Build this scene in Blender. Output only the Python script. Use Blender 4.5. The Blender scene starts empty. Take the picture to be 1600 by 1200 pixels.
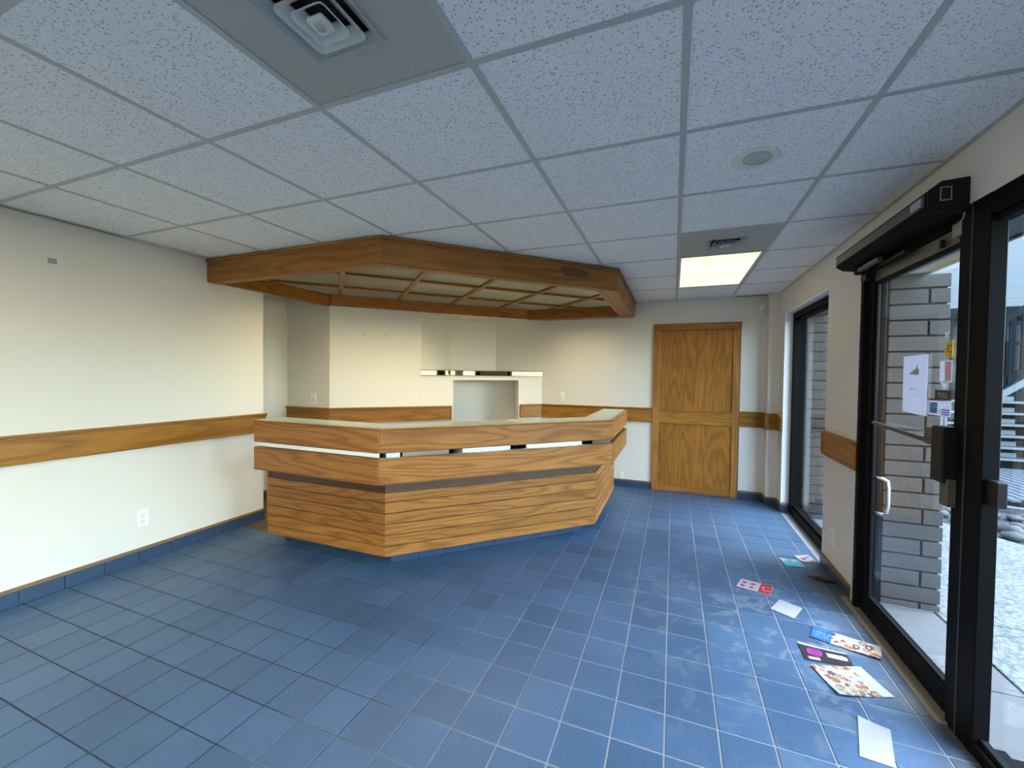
import bpy, bmesh, math, random
from mathutils import Matrix, Vector
random.seed(7)
C = bpy.context.scene.collection
sc = bpy.context.scene

# ------------------------------------------------------------------ camera
cam = bpy.data.cameras.new('camera'); co = bpy.data.objects.new('camera', cam); C.objects.link(co)
cam.sensor_width = 36.0; cam.lens = 645.697 / 1600 * 36.0; cam.clip_start = 0.02
R_ = Vector((0.93130298, 0.3640549, 0.01178051)); U_ = Vector((-0.01910073, 0.01651347, 0.99968118)); W_ = Vector((-0.3637443, 0.93123108, -0.02233276))
co.matrix_world = Matrix(((R_.x, U_.x, -W_.x, 0), (R_.y, U_.y, -W_.y, 0), (R_.z, U_.z, -W_.z, 1.437), (0, 0, 0, 1)))
sc.camera = co

# ------------------------------------------------------------------ world, exposure
wd = bpy.data.worlds.new('sky'); sc.world = wd; wd.use_nodes = True
nt = wd.node_tree; bg = nt.nodes['Background']
sky = nt.nodes.new('ShaderNodeTexSky'); sky.sky_type = 'NISHITA'; sky.sun_disc = False
sky.sun_elevation = math.radians(60); sky.sun_rotation = math.radians(80); sky.air_density = 1.0; sky.dust_density = 1.0; sky.ozone_density = 1.2
nt.links.new(sky.outputs[0], bg.inputs[0]); bg.inputs[1].default_value = 3.1
vs = sc.view_settings; vs.view_transform = 'Standard'; vs.look = 'None'; vs.gamma = 1; vs.use_curve_mapping = False; vs.exposure = 0.50
sc.cycles.max_bounces = 10; sc.cycles.diffuse_bounces = 6; sc.cycles.glossy_bounces = 6; sc.cycles.transparent_max_bounces = 16
sc.cycles.caustics_reflective = False; sc.cycles.caustics_refractive = False
PANEL_POWER = 16.0         # radiance of the lit ceiling panels
PANEL_COLOR = (1.0, 0.90, 0.72, 1)

def area(name, loc, sx, sy, rz, watts, color, spread):
    L = bpy.data.lights.new(name, 'AREA'); L.shape = 'RECTANGLE'; L.size = sx; L.size_y = sy; L.energy = watts; L.color = color; L.spread = math.radians(spread)
    o = bpy.data.objects.new(name, L); o.location = loc; o.rotation_euler = (0, 0, rz); C.objects.link(o); return o
# the fluorescent lamps of the canopy: louvred, so they throw their light steeply down
area('canopy_lamp', (-2.05, 3.75, 2.296), 1.9, 1.45, math.pi/4, 22, (1.0, .77, .43), 115)
area('canopy_lamp', (-3.08, 3.02, 2.296), 0.8, 0.9, 0, 5, (1.0, .77, .43), 115)
area('canopy_lamp', (-1.10, 4.85, 2.296), 0.8, 0.8, 0, 6, (1.0, .77, .43), 115)

ZH = 2.388                  # ceiling height
XL, XR, YB = -3.70, 1.095, 5.53
YN = -4.6                   # wall behind the camera

# ------------------------------------------------------------------ materials
MATS = {}
class M_:
    def __init__(s, name):
        s.m = bpy.data.materials.new(name); s.m.use_nodes = True; s.t = s.m.node_tree; s.b = s.t.nodes['Principled BSDF']
    def n(s, typ, **kw):
        nd = s.t.nodes.new('ShaderNode' + typ)
        for k, v in kw.items():
            if k.startswith('i_'): nd.inputs[k[2:].replace('_', ' ')].default_value = v
            else: setattr(nd, k, v)
        return nd
    def l(s, a, b): s.t.links.new(a, b)
    def ramp(s, src, stops):
        r = s.n('ValToRGB'); e = r.color_ramp.elements
        while len(e) < len(stops): e.new(0.5)
        for q, (p, c) in zip(e, stops): q.position = p; q.color = (*c, 1) if len(c) == 3 else c
        s.l(src, r.inputs[0]); return r.outputs[0]
    def mix(s, f, a, b, mode='MIX'):
        x = s.n('Mix', data_type='RGBA', blend_type=mode)
        for v, i in ((f, 0), (a, 6), (b, 7)):
            if hasattr(v, 'links'): s.l(v, x.inputs[i])
            elif i == 0: x.inputs[0].default_value = v
            else: x.inputs[i].default_value = (*v, 1)
        return x.outputs[2]
    def math(s, op, a, b=0.0):
        x = s.n('Math', operation=op)
        for v, i in ((a, 0), (b, 1)):
            if hasattr(v, 'links'): s.l(v, x.inputs[i])
            else: x.inputs[i].default_value = v
        return x.outputs[0]
    def bump(s, h, strength=0.2, dist=0.002):
        b = s.n('Bump'); b.inputs['Strength'].default_value = strength; b.inputs['Distance'].default_value = dist
        s.l(h, b.inputs['Height']); s.l(b.outputs[0], s.b.inputs['Normal'])
def srgb(r, g, b):
    f = lambda c: (c/255/12.92 if c/255 <= .04045 else ((c/255+.055)/1.055)**2.4)
    return (f(r), f(g), f(b))
def plain(name, col, rough=0.5, metal=0.0, spec=0.5, bump=0, bscale=200):
    x = M_(name); x.b.inputs['Base Color'].default_value = (*col, 1); x.b.inputs['Roughness'].default_value = rough
    x.b.inputs['Metallic'].default_value = metal; x.b.inputs['Specular IOR Level'].default_value = spec
    tc = x.n('TexCoord'); nz = x.n('TexNoise'); nz.inputs['Scale'].default_value = bscale; x.l(tc.outputs['Object'], nz.inputs['Vector'])
    if bump: x.bump(nz.outputs[0], bump, 0.002)
    r = x.ramp(nz.outputs[0], [(0.3, tuple(c*.93 for c in col)), (0.7, tuple(min(1, c*1.06) for c in col))]); x.l(r, x.b.inputs['Base Color'])
    return x.m
def oak(name, dark, light, rough=0.38, k=7.0):
    x = M_(name); tc = x.n('TexCoord'); oi = x.n('ObjectInfo')
    add = x.n('VectorMath', operation='MULTIPLY_ADD'); x.l(tc.outputs['Object'], add.inputs[0]); add.inputs[1].default_value = (1, 1, 1)
    cmb = x.n('CombineXYZ'); x.l(x.math('MULTIPLY', oi.outputs['Random'], 37.0), cmb.inputs[0]); x.l(x.math('MULTIPLY', oi.outputs['Random'], 11.0), cmb.inputs[1]); x.l(x.math('MULTIPLY', oi.outputs['Random'], 5.0), cmb.inputs[2])
    x.l(cmb.outputs[0], add.inputs[2])
    mp = x.n('Mapping'); mp.inputs['Scale'].default_value = (0.75, 6.5, 6.5); x.l(add.outputs[0], mp.inputs[0])
    nz = x.n('TexNoise'); nz.inputs['Scale'].default_value = 1.0; nz.inputs['Detail'].default_value = 1.5; nz.inputs['Roughness'].default_value = .4; x.l(mp.outputs[0], nz.inputs['Vector'])
    ring = x.math('SINE', x.math('MULTIPLY', nz.outputs[0], k * 6.283 * 1.6)); ring = x.math('MULTIPLY_ADD', ring, .5); ring.node.inputs[2].default_value = .5
    mp2 = x.n('Mapping'); mp2.inputs['Scale'].default_value = (6, 260, 260); x.l(add.outputs[0], mp2.inputs[0])
    fine = x.n('TexNoise'); fine.inputs['Scale'].default_value = 1.0; fine.inputs['Detail'].default_value = 3; x.l(mp2.outputs[0], fine.inputs['Vector'])
    mp3 = x.n('Mapping'); mp3.inputs['Scale'].default_value = (.8, 3, 3); x.l(add.outputs[0], mp3.inputs[0])
    big = x.n('TexNoise'); big.inputs['Scale'].default_value = 1.0; x.l(mp3.outputs[0], big.inputs['Vector'])
    mid = tuple((a+b)/2 for a, b in zip(dark, light))
    c1 = x.ramp(ring, [(0.0, dark), (0.3, mid), (0.75, light)])
    c2 = x.ramp(fine.outputs[0], [(0.36, tuple(.62*c for c in dark)), (0.52, (1, 1, 1))])
    c = x.mix(.40, c1, mid)
    c = x.mix(.30, c, x.mix(1.0, c, c2, 'MULTIPLY'))
    tone = x.ramp(big.outputs[0], [(.3, (.82, .80, .76)), (.7, (1.1, 1.1, 1.1))]); c = x.mix(.8, c, x.mix(1.0, c, tone, 'MULTIPLY'))
    rnd = x.n('HueSaturation'); x.l(c, rnd.inputs['Color']); v = x.math('MULTIPLY_ADD', oi.outputs['Random'], .22); v.node.inputs[2].default_value = .89; x.l(v, rnd.inputs['Value'])
    x.l(rnd.outputs[0], x.b.inputs['Base Color'])
    x.b.inputs['Roughness'].default_value = rough; x.b.inputs['Specular IOR Level'].default_value = .28
    x.bump(fine.outputs[0], .08, .0008)
    return x.m
OAK = oak('oak', (.205, .076, .013), (.40, .170, .036), .42)
OAK_RAIL = oak('oak_rail', (.235, .096, .013), (.39, .178, .027), .35, 4)
OAK_VENEER = oak('oak_veneer', (.25, .092, .011), (.38, .160, .024), .35, 6)
OAK_CANOPY = oak('oak_canopy', (.25, .098, .019), (.39, .170, .036), .50, 4)
OAK_DARK = plain('dark_oak', (.07, .03, .012), .5)  # dark brown oak for recessed boards, cores and thin edges
OAK_PATCH = oak('oak_worn', (.13, .062, .018), (.19, .095, .03), .6, 4)

def wall_mat(name, col, rough=.6):
    x = M_(name); tc = x.n('TexCoord'); nz = x.n('TexNoise'); nz.inputs['Scale'].default_value = 230; nz.inputs['Detail'].default_value = 3; x.l(tc.outputs['Object'], nz.inputs['Vector'])
    big = x.n('TexNoise'); big.inputs['Scale'].default_value = 1.7; big.inputs['Detail'].default_value = 4; x.l(tc.outputs['Object'], big.inputs['Vector'])
    x.l(x.ramp(big.outputs[0], [(.3, tuple(c*.965 for c in col)), (.7, col)]), x.b.inputs['Base Color'])
    x.b.inputs['Roughness'].default_value = rough; x.b.inputs['Specular IOR Level'].default_value = .3
    x.bump(nz.outputs[0], .16, .0015); return x.m
WALL = wall_mat('wall_paint', (.70, .672, .60))
WHITE_PAINT = wall_mat('jamb_paint', (.80, .80, .79), .5)

def tile_mat():
    x = M_('blue_floor_tile'); g = x.n('NewGeometry'); oi = x.n('ObjectInfo')
    pos = g.outputs['Position']
    n1 = x.n('TexNoise'); n1.inputs['Scale'].default_value = 2.2; n1.inputs['Detail'].default_value = 5; x.l(pos, n1.inputs['Vector'])
    n2 = x.n('TexNoise'); n2.inputs['Scale'].default_value = 60; n2.inputs['Detail'].default_value = 4; x.l(pos, n2.inputs['Vector'])
    n3 = x.n('TexNoise'); n3.inputs['Scale'].default_value = 7; n3.inputs['Detail'].default_value = 8; n3.inputs['Roughness'].default_value = .65; n3.inputs['Distortion'].default_value = .8; x.l(pos, n3.inputs['Vector'])
    c = x.ramp(n1.outputs[0], [(.3, (.048, .098, .175)), (.7, (.062, .124, .216))])
    c = x.mix(.35, c, x.mix(1.0, c, x.ramp(n2.outputs[0], [(.3, (.7, .7, .7)), (.7, (1.2, 1.2, 1.2))]), 'MULTIPLY'))
    h = x.n('HueSaturation'); x.l(c, h.inputs['Color']); v = x.math('MULTIPLY_ADD', oi.outputs['Random'], .24); v.node.inputs[2].default_value = .88; x.l(v, h.inputs['Value'])
    # dried salt stains on the worn path inside the door
    d = x.n('VectorMath', operation='DISTANCE'); x.l(pos, d.inputs[0]); d.inputs[1].default_value = (.62, 2.75, 0)
    m = x.n('MapRange'); x.l(d.outputs['Value'], m.inputs[0]); m.inputs[1].default_value = .35; m.inputs[2].default_value = 1.25; m.inputs[3].default_value = 1; m.inputs[4].default_value = 0
    s = x.ramp(n3.outputs[0], [(.52, (0, 0, 0)), (.60, (.62, .62, .62)), (.66, (.22, .22, .22)), (.80, (.45, .45, .45))])
    f = x.math('MULTIPLY', s, m.outputs[0])
    c = x.mix(x.math('MULTIPLY', f, .55), h.outputs[0], (.30, .33, .34))
    # dirt gathered along the door threshold
    sx = x.n('SeparateXYZ'); x.l(pos, sx.inputs[0])
    e = x.n('MapRange'); x.l(sx.outputs[0], e.inputs[0]); e.inputs[1].default_value = .86; e.inputs[2].default_value = 1.09; e.inputs[3].default_value = 0; e.inputs[4].default_value = .75
    ey = x.n('MapRange'); x.l(sx.outputs[1], ey.inputs[0]); ey.inputs[1].default_value = 3.95; ey.inputs[2].default_value = 3.5; ey.inputs[3].default_value = 0; ey.inputs[4].default_value = 1
    f2 = x.math('MULTIPLY', x.math('MULTIPLY', e.outputs[0], ey.outputs[0]), x.ramp(n3.outputs[0], [(.35, (.2, .2, .2)), (.6, (1, 1, 1))]))
    c = x.mix(f2, c, (.085, .075, .055))
    x.l(c, x.b.inputs['Base Color'])
    x.l(x.ramp(n2.outputs[0], [(.3, (.34, .34, .34)), (.7, (.48, .48, .48))]), x.b.inputs['Roughness'])
    x.b.inputs['Specular IOR Level'].default_value = .45
    x.bump(n1.outputs[0], .25, .004); return x.m
TILE = tile_mat()
TILE_BASE = plain('blue_base_tile', (.028, .056, .105), .35, bscale=30)
def grout_mat():
    x = M_('grout'); g = x.n('NewGeometry'); sx = x.n('SeparateXYZ'); x.l(g.outputs['Position'], sx.inputs[0])
    nz = x.n('TexNoise'); nz.inputs['Scale'].default_value = 3.0; nz.inputs['Detail'].default_value = 5; x.l(g.outputs['Position'], nz.inputs['Vector'])
    a = x.math('ADD', sx.outputs[0], x.math('MULTIPLY', nz.outputs[0], 1.6))
    r = x.n('MapRange'); x.l(a, r.inputs[0]); r.inputs[1].default_value = -.75; r.inputs[2].default_value = .35; r.inputs[3].default_value = 0; r.inputs[4].default_value = 1
    x.l(x.mix(r.outputs[0], (.028, .036, .045), (.26, .29, .33)), x.b.inputs['Base Color']); x.b.inputs['Roughness'].default_value = .9; return x.m
GROUT = grout_mat()
BROWN_FLOOR = plain('brown_floor', (.075, .052, .036), .6, bscale=60)

def ceil_mat():
    x = M_('acoustic_tile'); g = x.n('TexCoord'); oi = x.n('ObjectInfo')
    pos = x.n('VectorMath', operation='MULTIPLY_ADD'); x.l(g.outputs['Object'], pos.inputs[0]); pos.inputs[1].default_value = (1, 1, 1)
    cmb = x.n('CombineXYZ'); x.l(x.math('MULTIPLY', oi.outputs['Random'], 50), cmb.inputs[0]); x.l(cmb.outputs[0], pos.inputs[2])
    w = x.n('TexNoise'); w.inputs['Scale'].default_value = 40; w.inputs['Detail'].default_value = 2; x.l(pos.outputs[0], w.inputs['Vector'])
    wv = x.mix(.007, pos.outputs[0], w.outputs[1], 'ADD')
    v = x.n('TexVoronoi'); v.inputs['Scale'].default_value = 105; v.inputs['Randomness'].default_value = 1.0; x.l(wv, v.inputs['Vector'])
    rad = x.math('MULTIPLY', x.n('SeparateColor').outputs[0], 0)
    sp = x.n('SeparateColor'); x.l(v.outputs['Color'], sp.inputs[0])
    thr = x.math('MULTIPLY_ADD', sp.outputs[0], .40); thr.node.inputs[2].default_value = .02
    pit = x.math('LESS_THAN', v.outputs['Distance'], thr)
    fine = x.n('TexNoise'); fine.inputs['Scale'].default_value = 320; x.l(pos.outputs[0], fine.inputs['Vector'])
    c0 = x.ramp(fine.outputs[0], [(.35, (.76, .762, .76)), (.6, (.90, .90, .895))])
    x.l(x.mix(x.math('MULTIPLY', pit, .62), c0, (.22, .23, .23)), x.b.inputs['Base Color'])
    x.b.inputs['Roughness'].default_value = .9; x.b.inputs['Specular IOR Level'].default_value = .1
    x.bump(x.math('SUBTRACT', fine.outputs[0], pit), .3, .002); return x.m
CEIL = ceil_mat()
TEE = plain('tee_paint', (.44, .46, .44), .45)
VENT = plain('vent_metal', (.40, .41, .38), .45)
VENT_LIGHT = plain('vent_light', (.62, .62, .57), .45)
DUCT = plain('duct_black', (.012, .012, .012), .8)
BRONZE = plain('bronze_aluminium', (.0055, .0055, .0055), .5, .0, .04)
BRONZE_LT = plain('bronze_aluminium_lit', (.10, .09, .068), .42, .3, .3)  # same bronze with the light it catches painted into a paler colour
BLACK = plain('black_plastic', (.006, .006, .0065), .45, 0, .2)
ALU = plain('aluminium', (.62, .61, .57), .3, .9)
SILL = plain('threshold_metal', (.30, .27, .21), .45, .5)
PLASTIC = plain('white_plastic', (.80, .79, .74), .35)
SLOT = plain('slot_dark', (.03, .03, .03), .6)
GREYPL = plain('grey_plastic', (.28, .29, .28), .5)
LAMINATE = plain('counter_laminate', (.34, .41, .36), .25, bscale=400)
MIRROR = plain('mirror', (.80, .81, .78), .02, 1.0)
MIRROR_BRASS = plain('bronze_mirror', (.28, .19, .10), .03, 1.0)
PAPER = plain('paper', (.37, .38, .39), .75, 0, .2)
def thin_paper():
    x = M_('backlit_paper'); tl = x.n('BsdfTranslucent'); tl.inputs[0].default_value = (.40, .40, .45, 1); df = x.n('BsdfDiffuse'); df.inputs[0].default_value = (.80, .80, .82, 1)
    m = x.n('MixShader'); m.inputs[0].default_value = .55; x.l(tl.outputs[0], m.inputs[2]); x.l(df.outputs[0], m.inputs[1]); x.l(m.outputs[0], x.t.nodes['Material Output'].inputs[0]); return x.m
PAPER_T = thin_paper()
INK = plain('ink_dark', (.05, .05, .06), .6)
INK_GREY = plain('ink_grey', (.35, .36, .38), .7)
RED = plain('print_red', (.50, .012, .018), .5)
TEAL = plain('print_teal', (.06, .36, .43), .5)
BLUE = plain('print_blue', (.008, .11, .38), .5)
BLUE2 = plain('print_mid_blue', (.05, .17, .50), .5)
MAGENTA = plain('print_magenta', (.30, .025, .25), .5)
BLACKINK = plain('print_black', (.022, .018, .022), .45)
YELLOW = plain('print_yellow', (.72, .46, .02), .5)
NOTE_Y = plain('note_yellow', (.75, .65, .20), .6)
PINK = plain('print_pink', (.72, .42, .40), .5)
BROWN = plain('brown_leather', (.045, .026, .017), .6, bump=.4, bscale=60)
def food_mat(name, base):
    x = M_(name); tc = x.n('TexCoord'); v = x.n('TexVoronoi'); v.inputs['Scale'].default_value = 26; x.l(tc.outputs['Object'], v.inputs['Vector'])
    n = x.n('TexNoise'); n.inputs['Scale'].default_value = 55; n.inputs['Detail'].default_value = 4; x.l(tc.outputs['Object'], n.inputs['Vector'])
    sp = x.n('SeparateColor'); x.l(v.outputs['Color'], sp.inputs[0])
    hue = x.ramp(sp.outputs[0], [(0, (.10, .06, .04)), (.25, (.30, .13, .045)), (.45, (.42, .34, .24)), (.62, (.05, .045, .05)), (.75, (.36, .06, .03)), (1, (.22, .16, .09))])
    spot = x.math('LESS_THAN', v.outputs['Distance'], .52); spot = x.math('MULTIPLY', spot, x.math('GREATER_THAN', n.outputs[0], .42))
    x.l(x.mix(spot, base, hue), x.b.inputs['Base Color']); x.b.inputs['Roughness'].default_value = .4; return x.m
FOOD = food_mat('food_print', (.40, .40, .40)); FOOD2 = food_mat('food_print_pale', (.38, .42, .45))
def brick_mat():
    x = M_('pier_brick'); tc = x.n('TexCoord'); oi = x.n('ObjectInfo')
    n = x.n('TexNoise'); n.inputs['Scale'].default_value = 22; n.inputs['Detail'].default_value = 6; x.l(tc.outputs['Object'], n.inputs['Vector'])
    c = x.ramp(n.outputs[0], [(.3, (.037, .029, .023)), (.7, (.053, .042, .034))])
    h = x.n('HueSaturation'); x.l(c, h.inputs['Color']); v = x.math('MULTIPLY_ADD', oi.outputs['Random'], .24); v.node.inputs[2].default_value = .86; x.l(v, h.inputs['Value'])
    x.l(h.outputs[0], x.b.inputs['Base Color']); x.b.inputs['Roughness'].default_value = .85; x.bump(n.outputs[0], .4, .003); return x.m
BRICK = brick_mat(); MORTAR = plain('mortar', (.009, .008, .0075), .95)
def aggregate():
    x = M_('exposed_aggregate'); g = x.n('NewGeometry'); v = x.n('TexVoronoi'); v.inputs['Scale'].default_value = 42; x.l(g.outputs['Position'], v.inputs['Vector'])
    n = x.n('TexNoise'); n.inputs['Scale'].default_value = 14; n.inputs['Detail'].default_value = 6; x.l(g.outputs['Position'], n.inputs['Vector'])
    c = x.ramp(v.outputs['Distance'], [(.0, (.165, .177, .171)), (.45, (.13, .14, .136)), (.8, (.07, .076, .074))])
    c = x.mix(.6, c, x.mix(1.0, c, x.ramp(n.outputs[0], [(.35, (.65, .67, .68)), (.65, (1.2, 1.2, 1.2))]), 'MULTIPLY'))
    x.l(c, x.b.inputs['Base Color']); x.b.inputs['Roughness'].default_value = .8; x.bump(v.outputs['Distance'], .6, .006); return x.m
AGG = aggregate(); CONC = plain('smooth_concrete', (.088, .088, .087), .8, bscale=30, bump=.2)
SIDING = plain('white_siding', (.125, .133, .137), .5); STEEL_DK = plain('dark_painted_steel', (.009, .012, .0135), .6, 0, .05); STEEL_LT = plain('pale_painted_steel', (.09, .10, .108), .45)
STONE = plain('river_stone', (.045, .044, .043), .75, bscale=18); GRAVEL = plain('gravel_bed', (.03, .03, .028), .9, bscale=40, bump=.6); DECKM = plain('pale_deck', (.085, .097, .108), .5)
SOFFIT = plain('exterior_soffit', (.12, .13, .135), .7); GREYWALL = plain('grey_render', (.035, .042, .046), .8)
def glass_mat(name, tint):
    x = M_(name); t = x.t; out = t.nodes['Material Output']
    tr = x.n('BsdfTransparent'); tr.inputs[0].default_value = (*tint, 1); gl = x.n('BsdfGlossy'); gl.inputs['Roughness'].default_value = 0.0
    fr = x.n('Fresnel'); gm = x.n('NewGeometry'); io = x.math('MULTIPLY_ADD', gm.outputs['Backfacing'], 1/1.5-1.5); io.node.inputs[2].default_value = 1.5; x.l(io, fr.inputs[0]); f = x.math('MULTIPLY', fr.outputs[0], .85); f.node.use_clamp = True
    mx = x.n('MixShader'); x.l(f, mx.inputs[0]); x.l(tr.outputs[0], mx.inputs[1]); x.l(gl.outputs[0], mx.inputs[2]); x.l(mx.outputs[0], out.inputs[0]); return x.m
GLASS = glass_mat('window_glass', (.80, .84, .83))
def prism_glass():
    x = M_('ribbed_acrylic'); out = x.t.nodes['Material Output']; tc = x.n('TexCoord')
    w = x.n('TexWave', wave_type='BANDS', bands_direction='X'); w.inputs['Scale'].default_value = 22; w.inputs['Distortion'].default_value = .4; x.l(tc.outputs['Object'], w.inputs['Vector'])
    b = x.n('Bump'); b.inputs['Strength'].default_value = .8; b.inputs['Distance'].default_value = .006; x.l(w.outputs[0], b.inputs['Height'])
    tl = x.n('BsdfTranslucent'); tl.inputs[0].default_value = (.40, .39, .29, 1); df = x.n('BsdfDiffuse'); x.l(x.ramp(w.outputs[0], [(.25, (.22, .21, .16)), (.75, (.52, .50, .40))]), df.inputs[0])  # light and dark streaks of the ribs painted into the diffuse colour
    gl = x.n('BsdfGlossy'); gl.inputs['Roughness'].default_value = .08; gl.inputs[0].default_value = (.9, .9, .82, 1)
    for q in (gl, df): x.l(b.outputs[0], q.inputs['Normal'])
    m1 = x.n('MixShader'); m1.inputs[0].default_value = .5; x.l(tl.outputs[0], m1.inputs[1]); x.l(df.outputs[0], m1.inputs[2])
    em = x.n('Emission'); x.l(x.ramp(w.outputs[0], [(.2, (.10, .095, .065)), (.8, (.34, .32, .23))]), em.inputs[0]); em.inputs[1].default_value = .20; ad_ = x.n('AddShader'); x.l(m1.outputs[0], ad_.inputs[0]); x.l(em.outputs[0], ad_.inputs[1]); m1 = ad_  # added glow for the lit look of the lens, also brightens boards and muntins
    m2 = x.n('MixShader'); m2.inputs[0].default_value = .32; x.l(m1.outputs[0], m2.inputs[1]); x.l(gl.outputs[0], m2.inputs[2]); x.l(m2.outputs[0], out.inputs[0]); return x.m
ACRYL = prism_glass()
def emit(name, col, s):
    x = M_(name); e = x.n('Emission'); e.inputs[0].default_value = col; e.inputs[1].default_value = s; x.l(e.outputs[0], x.t.nodes['Material Output'].inputs[0]); return x.m
def lit_panel_mat(name, power):
    x = M_(name); tc = x.n('TexCoord'); n = x.n('TexNoise'); n.inputs['Scale'].default_value = 3.0; x.l(tc.outputs['Object'], n.inputs['Vector'])
    e = x.n('Emission'); e.inputs[1].default_value = power; x.l(x.ramp(n.outputs[0], [(.35, (.80, .74, .56)), (.6, (1.0, .94, .74))]), e.inputs[0]); x.l(e.outputs[0], x.t.nodes['Material Output'].inputs[0]); return x.m
PANEL_DIM = lit_panel_mat('lit_diffuser_dimmed', .95)  # emission turned down so the visible panel does not clip to white
PANEL_E = emit('lit_diffuser', PANEL_COLOR, PANEL_POWER)
TUBE_E = emit('lit_tube', (1, .80, .48, 1), 6.0)

# ------------------------------------------------------------------ object helpers
WM = {}
def link(o, parent=None, mw=None):
    C.objects.link(o)
    if mw is None: mw = Matrix.Identity(4)
    o.matrix_basis = mw; WM[o.name] = mw
    if parent is not None:
        o.parent = parent; o.matrix_parent_inverse = WM[parent.name].inverted()
    return o
def tag(o, label=None, cat=None, group=None, kind=None):
    if label: o['label'] = label
    if cat: o['category'] = cat
    if group: o['group'] = group
    if kind: o['kind'] = kind
    return o
def empty(name, loc, label=None, cat=None, group=None, kind=None):
    return tag(link(bpy.data.objects.new(name, None), None, Matrix.Translation(loc)), label, cat, group, kind)
def mobj(name, verts, faces, mat, parent=None, mw=None, bevel=0, smooth=False, seg=1):
    me = bpy.data.meshes.new(name); bm = bmesh.new()
    vs_ = [bm.verts.new(v) for v in verts]
    for f in faces:
        try: bm.faces.new([vs_[i] for i in f])
        except ValueError: pass
    bmesh.ops.recalc_face_normals(bm, faces=bm.faces)
    if bevel: bmesh.ops.bevel(bm, geom=[e for e in bm.edges if e.calc_face_angle(0) > .5], offset=bevel, segments=seg, affect='EDGES', profile=.5)
    bm.to_mesh(me); bm.free()
    if smooth:
        for p in me.polygons: p.use_smooth = True
    if mat: me.materials.append(mat)
    return link(bpy.data.objects.new(name, me), parent, mw)
def bverts(a, b):
    return [(a[0], a[1], a[2]), (b[0], a[1], a[2]), (b[0], b[1], a[2]), (a[0], b[1], a[2]), (a[0], a[1], b[2]), (b[0], a[1], b[2]), (b[0], b[1], b[2]), (a[0], b[1], b[2])]
BF = [(0, 3, 2, 1), (4, 5, 6, 7), (0, 1, 5, 4), (1, 2, 6, 5), (2, 3, 7, 6), (3, 0, 4, 7)]
ROT = {'x': Matrix.Identity(4), 'y': Matrix.Rotation(math.pi/2, 4, 'Z'), 'z': Matrix.Rotation(-math.pi/2, 4, 'Y')}
def box(name, x0, x1, y0, y1, z0, z1, mat, parent=None, axis='x', bevel=0, seg=1):
    dx, dy, dz = abs(x1-x0), abs(y1-y0), abs(z1-z0)
    L = {'x': (dx, dy, dz), 'y': (dy, dx, dz), 'z': (dz, dy, dx)}[axis]
    h = [q/2 for q in L]
    mw = Matrix.Translation(((x0+x1)/2, (y0+y1)/2, (z0+z1)/2)) @ ROT[axis]
    return mobj(name, bverts([-q for q in h], h), BF, mat, parent, mw, bevel, False, seg)
def prism(name, poly, z0, z1, mat, parent=None, ang=0, bevel=0):
    """vertical prism over a ground polygon; local X turned by ang (grain)"""
    cx = sum(p[0] for p in poly)/len(poly); cy = sum(p[1] for p in poly)/len(poly); zc = (z0+z1)/2
    mw = Matrix.Translation((cx, cy, zc)) @ Matrix.Rotation(ang, 4, 'Z'); inv = mw.inverted()
    n = len(poly); v = [inv @ Vector((p[0], p[1], z)) for z in (z0, z1) for p in poly]
    f = [tuple(range(n-1, -1, -1)), tuple(range(n, 2*n))] + [(i, (i+1) % n, n+(i+1) % n, n+i) for i in range(n)]
    return mobj(name, v, f, mat, parent, mw, bevel)
def rbox(name, L, mw, mat, parent=None, bevel=0):
    h = [q/2 for q in L]; return mobj(name, bverts([-q for q in h], h), BF, mat, parent, mw, bevel)
def lathe(name, prof, mat, parent, mw, n=32, smooth=True):
    v = []; f = []
    for r, z in prof:
        for k in range(n): v.append((r*math.cos(2*math.pi*k/n), r*math.sin(2*math.pi*k/n), z))
    for i in range(len(prof)-1):
        for k in range(n): f.append((i*n+k, i*n+(k+1) % n, (i+1)*n+(k+1) % n, (i+1)*n+k))
    if prof[0][0] > 1e-6: f.append(tuple(range(n-1, -1, -1)))
    f.append(tuple(range((len(prof)-1)*n, len(prof)*n)))
    return mobj(name, v, f, mat, parent, mw, 0, smooth)
def tube(name, pts, r, mat, parent, n=10):
    v = []; f = []
    for i, p in enumerate(pts):
        p = Vector(p); a = Vector(pts[max(0, i-1)]); b = Vector(pts[min(len(pts)-1, i+1)]); t = (b-a).normalized()
        u = t.cross(Vector((0, 0, 1)) if abs(t.z) < .9 else Vector((1, 0, 0))).normalized(); w = t.cross(u)
        for k in range(n): q = 2*math.pi*k/n; v.append(p + r*(math.cos(q)*u + math.sin(q)*w))
    for i in range(len(pts)-1):
        for k in range(n): f.append((i*n+k, i*n+(k+1) % n, (i+1)*n+(k+1) % n, (i+1)*n+k))
    f += [tuple(range(n-1, -1, -1)), tuple(range((len(pts)-1)*n, len(pts)*n))]
    return mobj(name, v, f, mat, parent, None, 0, True)
def joined(name, boxes, mat, parent, kind=None):
    v = []; f = []
    for a, b in boxes:
        k = len(v); v += bverts(a, b); f += [tuple(i+k for i in q) for q in BF]
    o = mobj(name, v, f, mat, parent)
    if kind: o['kind'] = kind
    return o
FONT = None
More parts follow.
